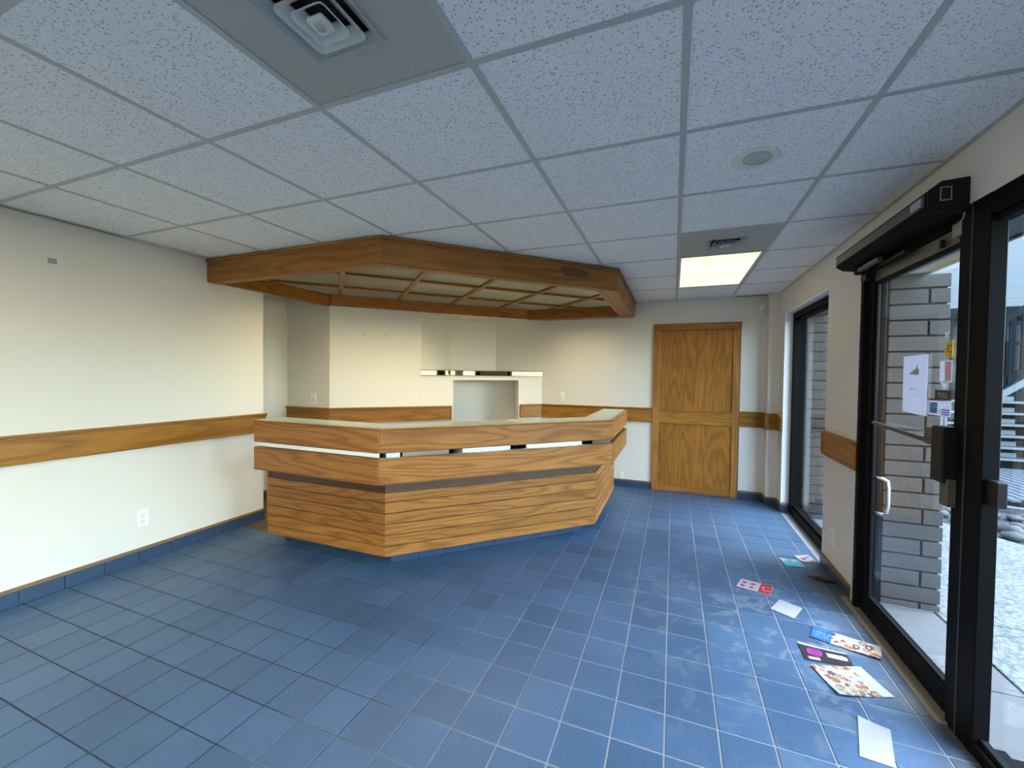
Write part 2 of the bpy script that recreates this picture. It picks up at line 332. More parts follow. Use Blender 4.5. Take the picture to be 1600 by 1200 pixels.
def text(name, s, size, mw, mat, parent, sx=1.0):
    cu = bpy.data.curves.new('t', 'FONT'); cu.body = s; cu.size = size; cu.align_x = 'CENTER'; cu.align_y = 'CENTER'; cu.extrude = .0002; cu.resolution_u = 3
    to = bpy.data.objects.new('t', cu); C.objects.link(to)
    me = bpy.data.meshes.new_from_object(to.evaluated_get(bpy.context.evaluated_depsgraph_get())); me.name = name
    bpy.data.objects.remove(to); bpy.data.curves.remove(cu)
    me.materials.clear(); me.materials.append(mat)
    return link(bpy.data.objects.new(name, me), parent, mw @ Matrix.Diagonal((sx, 1, 1, 1)))
S_ = 'structure'

# ------------------------------------------------------------------ floor
floor = box('floor', -4.5, XR+.085, YN-.1, YB+.3, -.12, -.003, GROUT); tag(floor, kind=S_)
P = .2015; TX0 = -.006; TY0 = 1.651
def clipr(a, b, lo, hi): return max(a, lo), min(b, hi)
def behind_counter(x, y): return y > (2.64 if x < -3.09 else 2.85) and x - y < -4.80 and x < -.86
def cam_px(p):
    d = Vector(p) - Vector((0, 0, 1.437)); z = d.dot(W_)
    return (800 + 645.7*d.dot(R_)/z, 600 - 645.7*d.dot(U_)/z) if z > .05 else None
tile_me = None
cells = []
for i in range(-19, 7):
    for j in range(-32, 21):
        x0, x1 = clipr(TX0+i*P, TX0+(i+1)*P, XL, XR); y0, y1 = clipr(TY0+j*P, TY0+(j+1)*P, YN, YB)
        if x1-x0 < .02 or y1-y0 < .02: continue
        cx, cy = (x0+x1)/2, (y0+y1)/2
        if behind_counter(cx, cy): 
            continue
        p = cam_px((cx, cy, 0)); vis = p is not None and -60 < p[0] < 1660 and p[1] < 1270
        hid = (x0 < -.70 and x1 > -3.1 and y0 > 2.6 and cx-cy < -4.70)
        cells.append((vis and not hid, cx*cx+cy*cy, cx, cy, x1-x0, y1-y0))
cells.sort(key=lambda c: (not c[0], c[1]))
g_ = .0068
me_t = None; rest = []
for k, (vis, d, cx, cy, w, h) in enumerate(cells):
    if vis and k < 300:
        if me_t is None:
            o = box('floor_tile', cx-.5*(P-g_), cx+.5*(P-g_), cy-.5*(P-g_), cy+.5*(P-g_), -.010, 0, TILE, floor, bevel=.0015); me_t = o.data
            o.scale = ((w-g_)/(P-g_), (h-g_)/(P-g_), 1)
        else:
            o = bpy.data.objects.new('floor_tile', me_t)
            rz = random.uniform(-.003, .003)
            link(o, floor, Matrix.Translation((cx, cy, -.005+random.uniform(-.0006, .0004))) @ Matrix.Rotation(rz, 4, 'Z') @ Matrix.Diagonal(((w-g_)/(P-g_), (h-g_)/(P-g_), 1, 1)))
    else: rest.append(((cx-w/2+g_/2, cy-h/2+g_/2, -.010), (cx+w/2-g_/2, cy+h/2-g_/2, 0)))
joined('floor_tiles', rest, TILE, floor, 'stuff')
prism('back_office_floor', [(-4.28, 2.64), (-3.09, 2.64), (-3.09, 2.78), (-2.08, 2.78), (-.90, 3.96), (-.90, YB), (-4.28, YB)], -.006, .001, BROWN_FLOOR, floor)

# ------------------------------------------------------------------ walls
def wall(name, *a, m=WALL): return tag(box(name, *a, m), kind=S_)
wall('wall_left', XL-.12, XL, YN, 2.85, 0, ZH+.33)
wall('wall_passage', -4.42, -4.28, 1.6, 3.62, 0, ZH+.33); wall('wall_passage_end', -4.28, XL-.12, 1.5, 1.62, 0, ZH+.33)
wall('wall_near', -4.5, XR+.3, YN-.12, YN, 0, ZH+.33)
wc = prism('wall_corner', [(-4.42, 3.61), (-3.63, 3.61), (-2.90, 4.34), (-2.90, 5.06), (-2.42, 5.53), (-2.42, 5.75), (-4.42, 5.75)], 0, ZH+.1, WALL); tag(wc, kind=S_)
wall('wall_back', -2.42, 1.3, YB, YB+.14, 0, ZH+.33)
wall('wall_pilaster', .988, XR, 5.36, YB, 0, ZH+.33)
# low wall under the corner shelf, with the square niche
nic = empty('wall_niche', (-2.3, 4.94, 0), kind=S_)
def dg(t, off=0): return (-2.90+t*.70711+off*.70711, 4.34+t*.70711-off*.70711)   # along the 45 degree wall, off = towards the room
def dprism(name, t0, t1, o0, o1, z0, z1, mat, parent, bevel=0):
    return prism(name, [dg(t0, o1), dg(t1, o1), dg(t1, o0), dg(t0, o0)], z0, z1, mat, parent, math.pi/4, bevel)
TW = 1.685
dprism('niche_side', 0, .41, -.10, 0, 0, 1.445, WALL, nic); dprism('niche_side', 1.323, TW, -.10, 0, 0, 1.445, WALL, nic)
dprism('niche_header', .41, 1.323, -.10, 0, 1.362, 1.445, WALL, nic); dprism('niche_base', .41, 1.323, -.10, 0, 0, .74, WALL, nic)
prism('niche_ledge', [dg(0), dg(TW), (-2.42, 5.53), (-2.90, 5.06)], .70, .74, WALL, nic)
# right wall pieces
wall('wall_right', XR, 1.29, 5.17, YB+.14, 0, ZH+.33); wall('wall_right_head', XR, 1.29, 3.83, 5.17, 2.13, ZH+.33)
wall('wall_right_pier', XR, 1.20, 3.20, 3.83, 0, ZH+.33)
wall('wall_right_over_door', XR, 1.29, .32, 3.20, 2.14, ZH+.33)
wall('wall_right_near', XR, 1.29, .32, 1.13, 0, 2.14); wall('wall_right_rear', XR, 1.29, YN, -1.9, 0, ZH+.33)
wall('wall_right_low', XR, 1.29, -1.9, .32, 2.14, ZH+.33)
for a, b in ((5.163, 5.17), (3.83, 3.837)):
    pass
wj = empty('window_reveal', (1.13, 4.5, 0), kind=S_)
box('jamb', XR-.001, 1.165, 5.158, 5.172, .112, 2.13, WHITE_PAINT, wj); box('jamb', XR+.001, 1.165, 3.828, 3.842, 0, 2.13, WHITE_PAINT, wj); box('head', XR-.001, 1.165, 3.842, 5.158, 2.118, 2.132, WHITE_PAINT, wj)

# chair rails
def rail(name, p0, p1, nrm, parent_kind=True, e0=False, e1=False):
    """oak chair rail from p0 to p1 on a wall whose normal is nrm"""
    p0 = Vector((*p0, 0)); p1 = Vector((*p1, 0)); d = (p1-p0); L = d.length; d.normalize(); n = Vector((*nrm, 0)).normalized()
    ang = math.atan2(d.y, d.x); mid = (p0+p1)/2
    root = empty(name, (mid.x, mid.y, .945), kind=S_)
    def strip(nm, z0, z1, th, ext=0, m=OAK_RAIL, off=0):
        c = mid + n*(th/2+off); rbox(nm, (L+ext, th, z1-z0), Matrix.Translation((c.x, c.y, (z0+z1)/2)) @ Matrix.Rotation(ang, 4, 'Z'), m, root, .003)
    strip('rail_board', .858, 1.022, .018); strip('rail_cap', 1.022, 1.037, .036, .0); strip('rail_bead', .856, .870, .024); strip('rail_cove', 1.008, 1.022, .026)
    for e, p, s in ((e0, p0, 1), (e1, p1, -1)):
        if e:
            c = p + d*s*.008 + n*.013; rbox('rail_end', (.018, .026, .165), Matrix.Translation((c.x, c.y, .941)) @ Matrix.Rotation(ang, 4, 'Z'), OAK_RAIL, root, .002)
    return root
rail('trim_1', (XL, -4.5), (XL, 2.87), (1, 0))
rail('trim_2', (-4.28, 3.61), (-3.617, 3.61), (0, -1))
a_, b_ = (-3.63, 3.61), dg(.385); rail('trim_3', a_, b_, (1, -1), e1=True)
rail('trim_4', dg(1.345), dg(TW-.008), (1, -1), e0=True)
rail('trim_5', (-1.70, YB), (-.243, YB), (0, -1))
rail('trim_6', (.723, YB), (.988, YB), (0, -1)); rail('trim_7', (.988, YB-.018), (.988, 5.335), (-1, 0)); rail('trim_8', (.965, 5.36), (1.075, 5.36), (0, -1))
rail('trim_9', (XR, 5.36), (XR, 5.172), (-1, 0)); rail('trim_10', (XR, 3.838), (XR, 3.205), (-1, 0), e0=True, e1=True)

# baseboards: blue tile with a thin wood cap
CAPM = plain('worn_wood_cap', (.17, .105, .05), .55, bscale=25)
def baseboard(name, p0, p1, nrm, cap=True, h=.098):
    p0 = Vector((*p0, 0)); p1 = Vector((*p1, 0)); d = p1-p0; L = d.length; d.normalize(); n = Vector((*nrm, 0)).normalized(); ang = math.atan2(d.y, d.x)
    root = empty(name, ((p0.x+p1.x)/2, (p0.y+p1.y)/2, 0), kind=S_)
    k = max(1, round(L/P)); w = L/k; me = None
    for q in range(k):
        c = p0 + d*(q+.5)*w + n*.005; mw = Matrix.Translation((c.x, c.y, (h-.022)/2)) @ Matrix.Rotation(ang, 4, 'Z')
        if me is None: o = rbox('base_tile', (w-.003, .010, h-.022), mw, TILE_BASE, root, .0015); me = o.data
        else: link(bpy.data.objects.new('base_tile', me), root, mw)
    c = p0 + d*L/2 + n*.008; rbox('base_cap', (L, .016, .022), Matrix.Translation((c.x, c.y, h-.011)) @ Matrix.Rotation(ang, 4, 'Z'), CAPM, root, .002)
baseboard('baseboard_left', (XL, -.4), (XL, 2.86), (1, 0), h=.110)
baseboard('baseboard_passage', (-4.28, 2.0), (-4.28, 3.61), (1, 0))
baseboard('baseboard_back', (-.75, YB), (-.243, YB), (0, -1)); baseboard('baseboard_back_right', (.723, YB), (.988, YB), (0, -1)); baseboard('baseboard_pilaster', (.988, YB), (.988, 5.36), (-1, 0))
baseboard('baseboard_pilaster_front', (.98, 5.36), (XR, 5.36), (0, -1)); baseboard('baseboard_right', (XR, 5.36), (XR, 5.16), (-1, 0)); baseboard('baseboard_jamb', (XR-.01, 5.158), (1.165, 5.158), (0, -1))
baseboard('baseboard_pier', (XR, 3.842), (XR, 3.27), (-1, 0))
baseboard('baseboard_near', (XR, 1.13), (XR, .32), (-1, 0))

# ------------------------------------------------------------------ ceiling
ceil = box('ceiling', -4.5, 1.4, YN-.1, YB+.2, ZH+.30, ZH+.36, GREYPL); tag(ceil, kind=S_)
G = .6096; GX0 = .0167; GY0 = .539
skip = {(-2, 0), (0, 4), (0, 5), (0, 6)}
REAR = [(-4, -3), (-1, -3), (-4, -6), (-1, -6)]           # lit panels behind the camera (first cell of two)
for i, j in REAR: skip |= {(i, j), (i, j+1)}
me_c = None
for i in range(-7, 2):
    for j in range(-9, 9):
        x0, x1 = clipr(GX0+i*G, GX0+(i+1)*G, -4.30, XR); y0, y1 = clipr(GY0+j*G, GY0+(j+1)*G, YN, YB)
        if x1-x0 < .01 or y1-y0 < .01 or (i, j) in skip: continue
        if i == -7:
            if y1 < 2.0: continue
        if (i, j) == (0, 2):      # the tile with a round hole for the downlight
            hx, hy, hr = .313-(x0+x1)/2, 2.073-(y0+y1)/2, .078; n = 40; v = []; f = []
            for z in (0, .016):
                for k in range(n):
                    a = 2*math.pi*k/n+math.pi/4; c, s = math.cos(a), math.sin(a); m_ = max(abs(c), abs(s)); v.append((c/m_*G/2, s/m_*G/2, z))
                for k in range(n):
                    a = 2*math.pi*k/n+math.pi/4; v.append((hx+hr*math.cos(a), hy+hr*math.sin(a), z))
            for k in range(n):
                k2 = (k+1) % n; f += [(k, k2, n+k2, n+k), (2*n+k, 3*n+k, 3*n+k2, 2*n+k2), (k, 2*n+k, 2*n+k2, k2), (n+k, n+k2, 3*n+k2, 3*n+k)]
            mobj('ceiling_tile', v, f, CEIL, ceil, Matrix.Translation(((x0+x1)/2, (y0+y1)/2, ZH))); continue
        mw = Matrix.Translation(((x0+x1)/2, (y0+y1)/2, ZH+.008)) @ Matrix.Diagonal(((x1-x0)/G, (y1-y0)/G, 1, 1))
        if me_c is None: me_c = rbox('ceiling_tile', (G, G, .016), mw, CEIL, ceil).data
        else: link(bpy.data.objects.new('ceiling_tile', me_c), ceil, mw)
me_r = None
for i in range(-6, 2):
    mw = Matrix.Translation((GX0+i*G, (YN+YB)/2, ZH-.0005)) @ Matrix.Rotation(math.pi/2, 4, 'Z')
    if me_r is None: me_r = rbox('main_tee', (YB-YN, .024, .003), mw, TEE, ceil, .0006).data
    else: link(bpy.data.objects.new('main_tee', me_r), ceil, mw)
me_x = None
for i in range(-7, 2):
    for j in range(-8, 9):
        x0, x1 = clipr(GX0+i*G+.012, GX0+(i+1)*G-.012, -4.28 if GY0+j*G > 2.9 else XL, XR)
        if x1-x0 < .01 or (i, j) in ((0, 6),) or any(i == a and j == b+1 for a, b in REAR): continue
        mw = Matrix.Translation(((x0+x1)/2, GY0+j*G, ZH-.0003)) @ Matrix.Diagonal(((x1-x0)/(G-.024), 1, 1, 1))
        if me_x is None: me_x = rbox('cross_tee', (G-.024, .024, .0024), mw, TEE, ceil, .0005).data
        else: link(bpy.data.objects.new('cross_tee', me_x), ceil, mw)
wa = [(XL+.011, XL, -4.5, 2.85), (XR-.022, XR, -4.5, 5.36)]
box('wall_angle', XL, XL+.022, YN, 2.3, ZH-.004, ZH, TEE, ceil, 'y'); box('wall_angle', XR-.02, XR, YN, 5.36, ZH-.004, ZH, TEE, ceil, 'y'); box('wall_angle', -.47, .988, YB-.02, YB, ZH-.004, ZH, TEE, ceil)
box('gap_shade_strip', .66, .985, YB-.055, YB-.021, ZH-.003, ZH+.0, plain('gap_shadow', (.10, .10, .09), .9), ceil)  # solid dark strip painted as the shade of the gap at the tile edge

def light_panel(i, j, label, group=None, mat=None):
    x0, x1 = GX0+i*G+.012, GX0+(i+1)*G-.012; y0, y1 = GY0+j*G+.012, GY0+(j+2)*G-.012
    r = empty('ceiling_light', ((x0+x1)/2, (y0+y1)/2, ZH), label, 'ceiling light', group)
    box('diffuser', x0+.012, x1-.012, y0+.012, y1-.012, ZH+.003, ZH+.010, mat or PANEL_E, r)
    for a in ((x0, x0+.013, y0, y1), (x1-.013, x1, y0, y1)): box('frame_side', *a, ZH+.001, ZH+.02, PLASTIC, r, 'y', .001)
    for a in ((x0, x1, y0, y0+.013), (x0, x1, y1-.013, y1)): box('frame_end', *a, ZH+.001, ZH+.02, PLASTIC, r, 'x', .001)
    box('housing', x0, x1, y0, y1, ZH+.03, ZH+.12, VENT, r)
    return r
light_panel(0, 5, 'lit fluorescent ceiling panel with white diffuser behind the small air vent', None, PANEL_DIM)
for k, (i, j) in enumerate(REAR): light_panel(i, j, 'lit fluorescent ceiling panel behind the viewer, %s row on the %s' % (('first', 'second')[k//2], ('long blank wall side', 'window side')[k % 2]), 'lit panels behind the viewer')

def ring_frame(name, cx, cy, h, w, z_out, z_in, mat, parent, r=.02, t=.004):
    """square louver ring: outer half h at z_out, inner half h-w at z_in (sloping blade)"""
    def sq(hh, z, rr):
        o = []
        for sx, sy, a0 in ((1, 1, 0), (-1, 1, 90), (-1, -1, 180), (1, -1, 270)):
            for q in range(5):
                a = math.radians(a0+q*22.5); o.append((cx+sx*(hh-rr)+rr*math.cos(a), cy+sy*(hh-rr)+rr*math.sin(a), z))
        return o
    A = sq(h, z_out, r); B = sq(h-w, z_in, max(.004, r-w*.5)); A2 = [(x, y, z+t) for x, y, z in A]; B2 = [(x, y, z+t) for x, y, z in B]
    v = A+B+A2+B2; n = 20; f = []
    for k in range(n):
        k2 = (k+1) % n; f += [(k, k2, n+k2, n+k), (2*n+k, 3*n+k, 3*n+k2, 2*n+k2), (k, 2*n+k, 2*n+k2, k2), (n+k, n+k2, 3*n+k2, 3*n+k)]
    return mobj(name, v, f, mat, parent)
def vent(i, j, cx, cy, h, label, mats, pale=False):
    x0, x1 = GX0+i*G+.010, GX0+(i+1)*G-.010; y0, y1 = GY0+j*G+.010, GY0+(j+1)*G-.010
    r = empty('air_vent', ((x0+x1)/2, (y0+y1)/2, ZH), label, 'air vent')
    # face plate with a square hole
    pl = []
    for a in ((x0, cx-h, y0, y1), (cx+h, x1, y0, y1), (cx-h, cx+h, y0, cy-h), (cx-h, cx+h, cy+h, y1)):
        pl.append(((a[0], a[2], ZH+.001), (a[1], a[3], ZH+.005)))
    joined('face_plate', pl, mats[0], r)
    box('duct', cx-h-.01, cx+h+.01, cy-h-.01, cy+h+.01, ZH+.06, ZH+.07, DUCT, r)
    for s in (-1, 1):
        box('duct_side', cx+s*(h+.012)-.004, cx+s*(h+.012)+.004, cy-h, cy+h, ZH+.004, ZH+.06, DUCT, r); box('duct_side', cx-h, cx+h, cy+s*(h+.012)-.004, cy+s*(h+.012)+.004, ZH+.004, ZH+.06, DUCT, r)
    ring_frame('louver', cx, cy, h+.012, h*.30, ZH-.004, ZH+.014, mats[0], r, .014)
    lv = mats[1] if pale else mats[0]  # paler louvers have the light on the blades put into their colour
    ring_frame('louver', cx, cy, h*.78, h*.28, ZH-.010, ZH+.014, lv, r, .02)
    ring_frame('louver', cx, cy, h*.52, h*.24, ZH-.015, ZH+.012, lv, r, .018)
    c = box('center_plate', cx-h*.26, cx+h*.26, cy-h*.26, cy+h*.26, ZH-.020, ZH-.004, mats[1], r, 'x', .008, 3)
    lathe('screw_cap', [(.012, ZH-.024), (.013, ZH-.020), (.0125, ZH-.019)], mats[0], c, Matrix.Translation((cx, cy, 0)), 16)
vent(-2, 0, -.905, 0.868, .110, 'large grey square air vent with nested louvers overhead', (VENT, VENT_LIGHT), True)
vent(0, 4, .325, 3.322, .112, 'small grey air vent just in front of the lit ceiling panel', (VENT, VENT_LIGHT))

# round downlight in the tile
TRIMW = plain('cream_trim', (.74, .72, .64), .4)
dl = empty('downlight', (.313, 2.073, ZH), 'round white recessed eyeball downlight in the acoustic ceiling', 'downlight')
mw = Matrix.Translation((.313, 2.073, 0))
lathe('trim_ring', [(.072, ZH+.012), (.064, ZH-.002), (.066, ZH-.006), (.088, ZH-.006), (.094, ZH-.001), (.092, ZH+.0)], TRIMW, dl, mw, 40)
lathe('lamp', [(.056, ZH+.022), (.057, ZH+.006), (.052, ZH-.004), (.034, ZH-.012), (.0, ZH-.015)], plain('frosted_lens', (.46, .46, .46), .12), dl, Matrix.Translation((.313, 2.073, 0)) @ Matrix.Translation((0, 0, ZH)) @ Matrix.Rotation(.10, 4, 'Y') @ Matrix.Translation((0, 0, -ZH)), 32)
lathe('can', [(.080, ZH+.10), (.080, ZH+.02)], GREYPL, dl, mw, 24)

# ------------------------------------------------------------------ canopy over the counter
ZB = 2.20
cn = empty('counter_canopy', (-1.8, 3.6, ZB), 'angular oak ceiling canopy with ribbed panels hung above the counter', 'canopy')
O = [(XL, 2.336), (-1.89, 2.336), (-.475, 3.751), (-.475, YB)]
I = [(XL, 2.436), (-1.932, 2.436), (-.635, 3.733), (-.635, YB)]
I[1] = (-1.922, 2.436); I[2] = (-.640, 3.718)
names = ['front', 'chamfer', 'right']; angs = [0, math.pi/4, math.pi/2]
def off(poly, d):     # shift the open outline outwards by d
    return [(poly[0][0], poly[0][1]-d), (poly[1][0]+d*.414, poly[1][1]-d), (poly[2][0]+d, poly[2][1]-d*.414), (poly[3][0]+d, poly[3][1])]
for k in range(3):
    f = prism('fascia', [O[k], O[k+1], off(O, -.020)[k+1], off(O, -.020)[k]], ZB, ZH-.024, OAK_CANOPY, cn, angs[k])
    T = off(O, .016); prism('crown', [T[k], T[k+1], off(O, -.02)[k+1], off(O, -.02)[k]], ZH-.024, ZH-.003, OAK_CANOPY, cn, angs[k], .004)
    T = off(O, .006); prism('crown_bead', [T[k], T[k+1], off(O, -.01)[k+1], off(O, -.01)[k]], ZH-.040, ZH-.0245, OAK_CANOPY, cn, angs[k], .002)
    prism('soffit_board', [off(O, -.004)[k], off(O, -.004)[k+1], I[k+1], I[k]], ZB-.010, ZB+.008, OAK_CANOPY, cn, angs[k], .0015)
    J = off(I, -.018); prism('inner_board', [I[k], I[k+1], J[k+1], J[k]], ZB-.004, 2.31, OAK_VENEER, cn, angs[k])
# inner boards along the walls
prism('inner_board', [(XL, 2.45), (XL+.045, 2.45), (XL+.045, 3.56), (-3.63, 3.61), (XL, 3.60)], ZB-.006, 2.32, OAK_VENEER, cn, math.pi/2)
prism('inner_board', [(-3.665, 3.605), (-3.60, 3.60), dg(1.42, .04), dg(1.42, .005), (-3.66, 3.63)], ZB-.006, 2.32, OAK_VENEER, cn, math.pi/4)
prism('inner_board', [dg(1.42, .04), (-1.86, 5.36), (-.64, 5.36), (-.64, YB-.002), (-1.71, YB-.002), dg(1.42, .005)], ZB-.008, 2.32, OAK_VENEER, cn, 0)
pb = cn
hexa = [(XL+.045, 2.45), (-1.928, 2.45), (-.652, 3.726), (-.652, 5.36), (-1.86, 5.36), (XL+.06, 3.58)]
ZG = 2.312
s2 = math.sqrt(.5)
def to_uv(p): return ((p[0]+p[1]), (p[0]-p[1]))           # u = x+y along the chamfer, v = x-y across it
def clip_poly(poly, a, b, c):                              # keep a*u + b*v <= c in world xy with u,v
    out = []
    for k in range(len(poly)):
        p, q = poly[k], poly[(k+1) % len(poly)]
        fp = a*(p[0]+p[1])+b*(p[0]-p[1])-c; fq = a*(q[0]+q[1])+b*(q[0]-q[1])-c
        if fp <= 0: out.append(p)
        if (fp < 0 < fq) or (fq < 0 < fp):
            t = fp/(fp-fq); out.append((p[0]+t*(q[0]-p[0]), p[1]+t*(q[1]-p[1])))
    return out
US = [-2.61, -1.70, -.785, .13, 1.04, 1.95, 2.865, 3.78, 4.70, 5.6]; VS = [-8.3, -7.36, -6.48, -5.60, -4.72, -3.9]
hw = .0215*1.414
for a in range(len(US)-1):
    for b in range(len(VS)-1):
        q = hexa
        for (ca, cb, cc) in ((-1, 0, -(US[a]+hw*.6)), (1, 0, US[a+1]-hw*.6), (0, -1, -(VS[b]+hw*.6)), (0, 1, VS[b+1]-hw*.6)): q = clip_poly(q, ca, cb, cc) if len(q) > 2 else q
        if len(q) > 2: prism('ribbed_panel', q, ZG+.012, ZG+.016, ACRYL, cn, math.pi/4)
for u in US:
    q = clip_poly(clip_poly(hexa, 1, 0, u+hw), -1, 0, -(u-hw))
    if len(q) > 2: prism('muntin', q, ZG-.014, ZG+.012, OAK_VENEER, cn, -math.pi/4, .003)
for v in VS:
    for a in range(len(US)-1):
        q = hexa
        for (ca, cb, cc) in ((0, 1, v+hw), (0, -1, -(v-hw)), (-1, 0, -(US[a]+hw)), (1, 0, US[a+1]-hw)): q = clip_poly(q, ca, cb, cc) if len(q) > 2 else q
        if len(q) > 2: prism('muntin', q, ZG-.012, ZG+.012, OAK_VENEER, cn, math.pi/4, .003)
# dim lamps above the ribbed panels
for t in (.30, 1.15):
    p = [(-2.75+t*.5, 3.15+t*.1+.2), (-1.25+t*.25, 4.45+t*.35)]
    tube('lamp_tube', [(p[0][0], p[0][1], 2.362), (p[1][0], p[1][1], 2.362)], .010, TUBE_E, cn, 8)
# worn patch on the chamfer fascia
def fc(t): return (-1.89+t*s2, 2.336+t*s2)
mwp = Matrix.Translation((*fc(1.57), 2.30)) @ Matrix.Rotation(math.pi/4, 4, 'Z')
pts = [(-.14, .036), (.02, .040), (.12, .014), (.13, -.004), (.10, -.026), (0.0, -.037), (-.10, -.034), (-.145, -.004)]
v = [(x, -.0012, z) for x, z in pts]+[(x, .001, z) for x, z in pts]; n = len(pts)
mobj('worn_patch', v, [tuple(range(n)), tuple(range(2*n-1, n-1, -1))]+[(k, (k+1) % n, n+(k+1) % n, n+k) for k in range(n)], OAK_PATCH, cn, mwp)
# soffit over the corner alcove
als = prism('alcove_soffit', [dg(-.05), dg(TW-.02), (-1.72, 5.528), (-2.42, 5.528), (-2.898, 5.06)], ZB, ZB+.05, WALL); tag(als, kind=S_)
ad = empty('downlight', (-2.53, 5.24, ZB), 'small unlit round downlight in the soffit above the corner shelf', 'downlight')
lathe('trim_ring', [(.055, ZB+.004), (.052, ZB-.001), (.056, ZB-.006), (.074, ZB-.005), (.078, ZB+.0)], PLASTIC, ad, Matrix.Translation((-2.53, 5.24, 0)), 28)
lathe('lamp', [(.054, ZB+.003), (.05, ZB-.0005), (0, ZB-.002)], ALU, ad, Matrix.Translation((-2.53, 5.24, 0)), 24)

# corner shelf
sh = empty('corner_shelf', (-2.4, 5.0, 1.45), 'white corner shelf with bronze mirror edge in the alcove', 'shelf')
prism('shelf_board', [dg(.0), dg(TW), (-1.715, 5.525), (-2.42, 5.525), (-2.896, 5.055)], 1.446, 1.476, WALL, sh)
dprism('mirror_edge', -.004, TW-.005, 0, .008, 1.424, 1.482, MIRROR_BRASS, sh)
dprism('edge_trim', -.006, TW-.005, 0, .011, 1.477, 1.486, OAK_DARK, sh); dprism('edge_trim', -.006, TW-.005, 0, .011, 1.418, 1.425, OAK_DARK, sh)

# ------------------------------------------------------------------ reception counter
ct = empty('reception_counter', (-1.9, 2.9, 0), 'long angular oak reception counter with slatted front and pale top', 'counter')
CX0 = -3.09
def outline(dd, x0=CX0, yend=4.95):     # front line offset outwards by dd from the plank face
    return [(x0, 2.42-dd), (-1.915+dd*.414, 2.42-dd), (-.63+dd, 3.705-dd*.414), (-.63+dd, yend)]
def run(name, d0, d1, z0, z1, mat, x0=CX0, yend=4.95, bevel=.0, parent=ct):
    A = outline(d0, x0, yend); B = outline(d1, x0, yend)
    for k in range(3): prism(name, [A[k], A[k+1], B[k+1], B[k]], z0, z1, mat, parent, angs[k], bevel)
pl = [.108, .184, .264, .344, .424, .504, .574]
for k in range(6): run('plank', 0, -.018, pl[k]+.0025, pl[k+1]-.0025, OAK, bevel=.0015)
run('carcass', -.012, -.095, .108, 1.03, OAK_DARK); run('toe_board', -.162, -.20, 0, .107, OAK_DARK)
run('recess_board', -.014, -.03, .574, .66, OAK_DARK)
run('lower_band', .15, .128, .675, .853, OAK, CX0+.035, 4.80, .006)
run('upper_band', .15, .128, .889, 1.050, OAK, CX0+.035, 4.80, .006)
run('mirror_strip', .128, .118, .845, .897, MIRROR, CX0+.036, 4.795)
run('band_core', .1175, -.015, .680, 1.030, OAK_DARK, CX0+.04, 4.79)
run('band_underside', .149, -.012, .672, .676, OAK, CX0+.036, 4.795)
run('top_edging', .150, .126, 1.0505, 1.058, OAK_VENEER, CX0+.034, 4.80, .001)
run('counter_top', .126, -.105, 1.031, 1.060, LAMINATE, CX0+.034, 4.80, .001)
run('inner_edging', -.106, -.114, 1.02, 1.059, OAK_VENEER, CX0+.034, 4.80)
run('back_panel', -.0955, -.105, .108, 1.02, OAK_RAIL, CX0, 4.95); run('desk_top', -.106, -.62, .735, .765, LAMINATE, CX0+.04, 4.93); run('desk_plinth', -.20, -.22, .0, .735, OAK_RAIL, CX0+.04, 4.93)
for nm, a in (('end_panel', (CX0-.012, CX0, 2.42, 2.52, .108, .66)),): box(nm, *a, OAK, ct, 'z')
# tiled toe kick
A = outline(-.15, CX0+.02, 4.9)
for k in range(3):
    p, q = Vector(A[k]), Vector(A[k+1]); L = (q-p).length; m_ = max(1, round(L/P)); w = L/m_; d = (q-p)/L; nn = Vector((-d.y, d.x))
    me = None
    for e in range(m_):
        c = p+d*(e+.5)*w+nn*.005; mw = Matrix.Translation((c.x, c.y, .053)) @ Matrix.Rotation(angs[k], 4, 'Z')
        if me is None: me = rbox('base_tile', (w-.003, .010, .106), mw, TILE_BASE, ct, .001).data
        else: link(bpy.data.objects.new('base_tile', me), ct, mw)
box('base_tile', CX0+.009, CX0+.019, 2.57, 2.62, 0, .106, TILE_BASE, ct)
nt_ = prism('sticky_note', [(-1.275, 3.17), (-1.20, 3.20), (-1.215, 3.245), (-1.28, 3.225)], 1.0602, 1.0612, NOTE_Y); tag(nt_, 'small yellow sticky note lying on the pale counter top', 'note')

# ------------------------------------------------------------------ oak door in the back wall
d2 = empty('door_2', (.24, YB, 0), kind=S_)
yf = YB-.022
box('door_trim', -.243, -.162, yf, YB, 0, 2.012, OAK_CANOPY, d2, 'z', .003); box('door_trim', .650, .724, yf, YB, 0, 2.012, OAK_CANOPY, d2, 'z', .003); box('door_trim', -.243, .724, yf, YB, 2.012, 2.093, OAK_CANOPY, d2, 'x', .003)
box('trim_edge', .7242, .732, yf+.002, YB, 0, 2.093, OAK_DARK, d2, 'z')
box('upper_panel', -.161, .243, YB-.008, YB, 1.02, 2.011, OAK_VENEER, d2, 'z'); box('upper_panel', .2435, .649, YB-.008, YB, 1.02, 2.011, OAK_VENEER, d2, 'z')
box('lower_panel', -.161, .243, YB-.008, YB, .07, .86, OAK_VENEER, d2, 'z'); box('lower_panel', .2435, .649, YB-.008, YB, .07, .86, OAK_VENEER, d2, 'z')
box('middle_rail', -.161, .649, YB-.020, YB, .862, 1.004, OAK_RAIL, d2, 'x', .002); box('rail_cap', -.161, .649, YB-.032, YB, 1.004, 1.019, OAK_RAIL, d2, 'x', .003); box('rail_bead', -.161, .649, YB-.027, YB, .852, .866, OAK_RAIL, d2, 'x', .003)
box('bottom_rail', -.161, .649, YB-.016, YB, .003, .068, OAK_CANOPY, d2, 'x', .002)
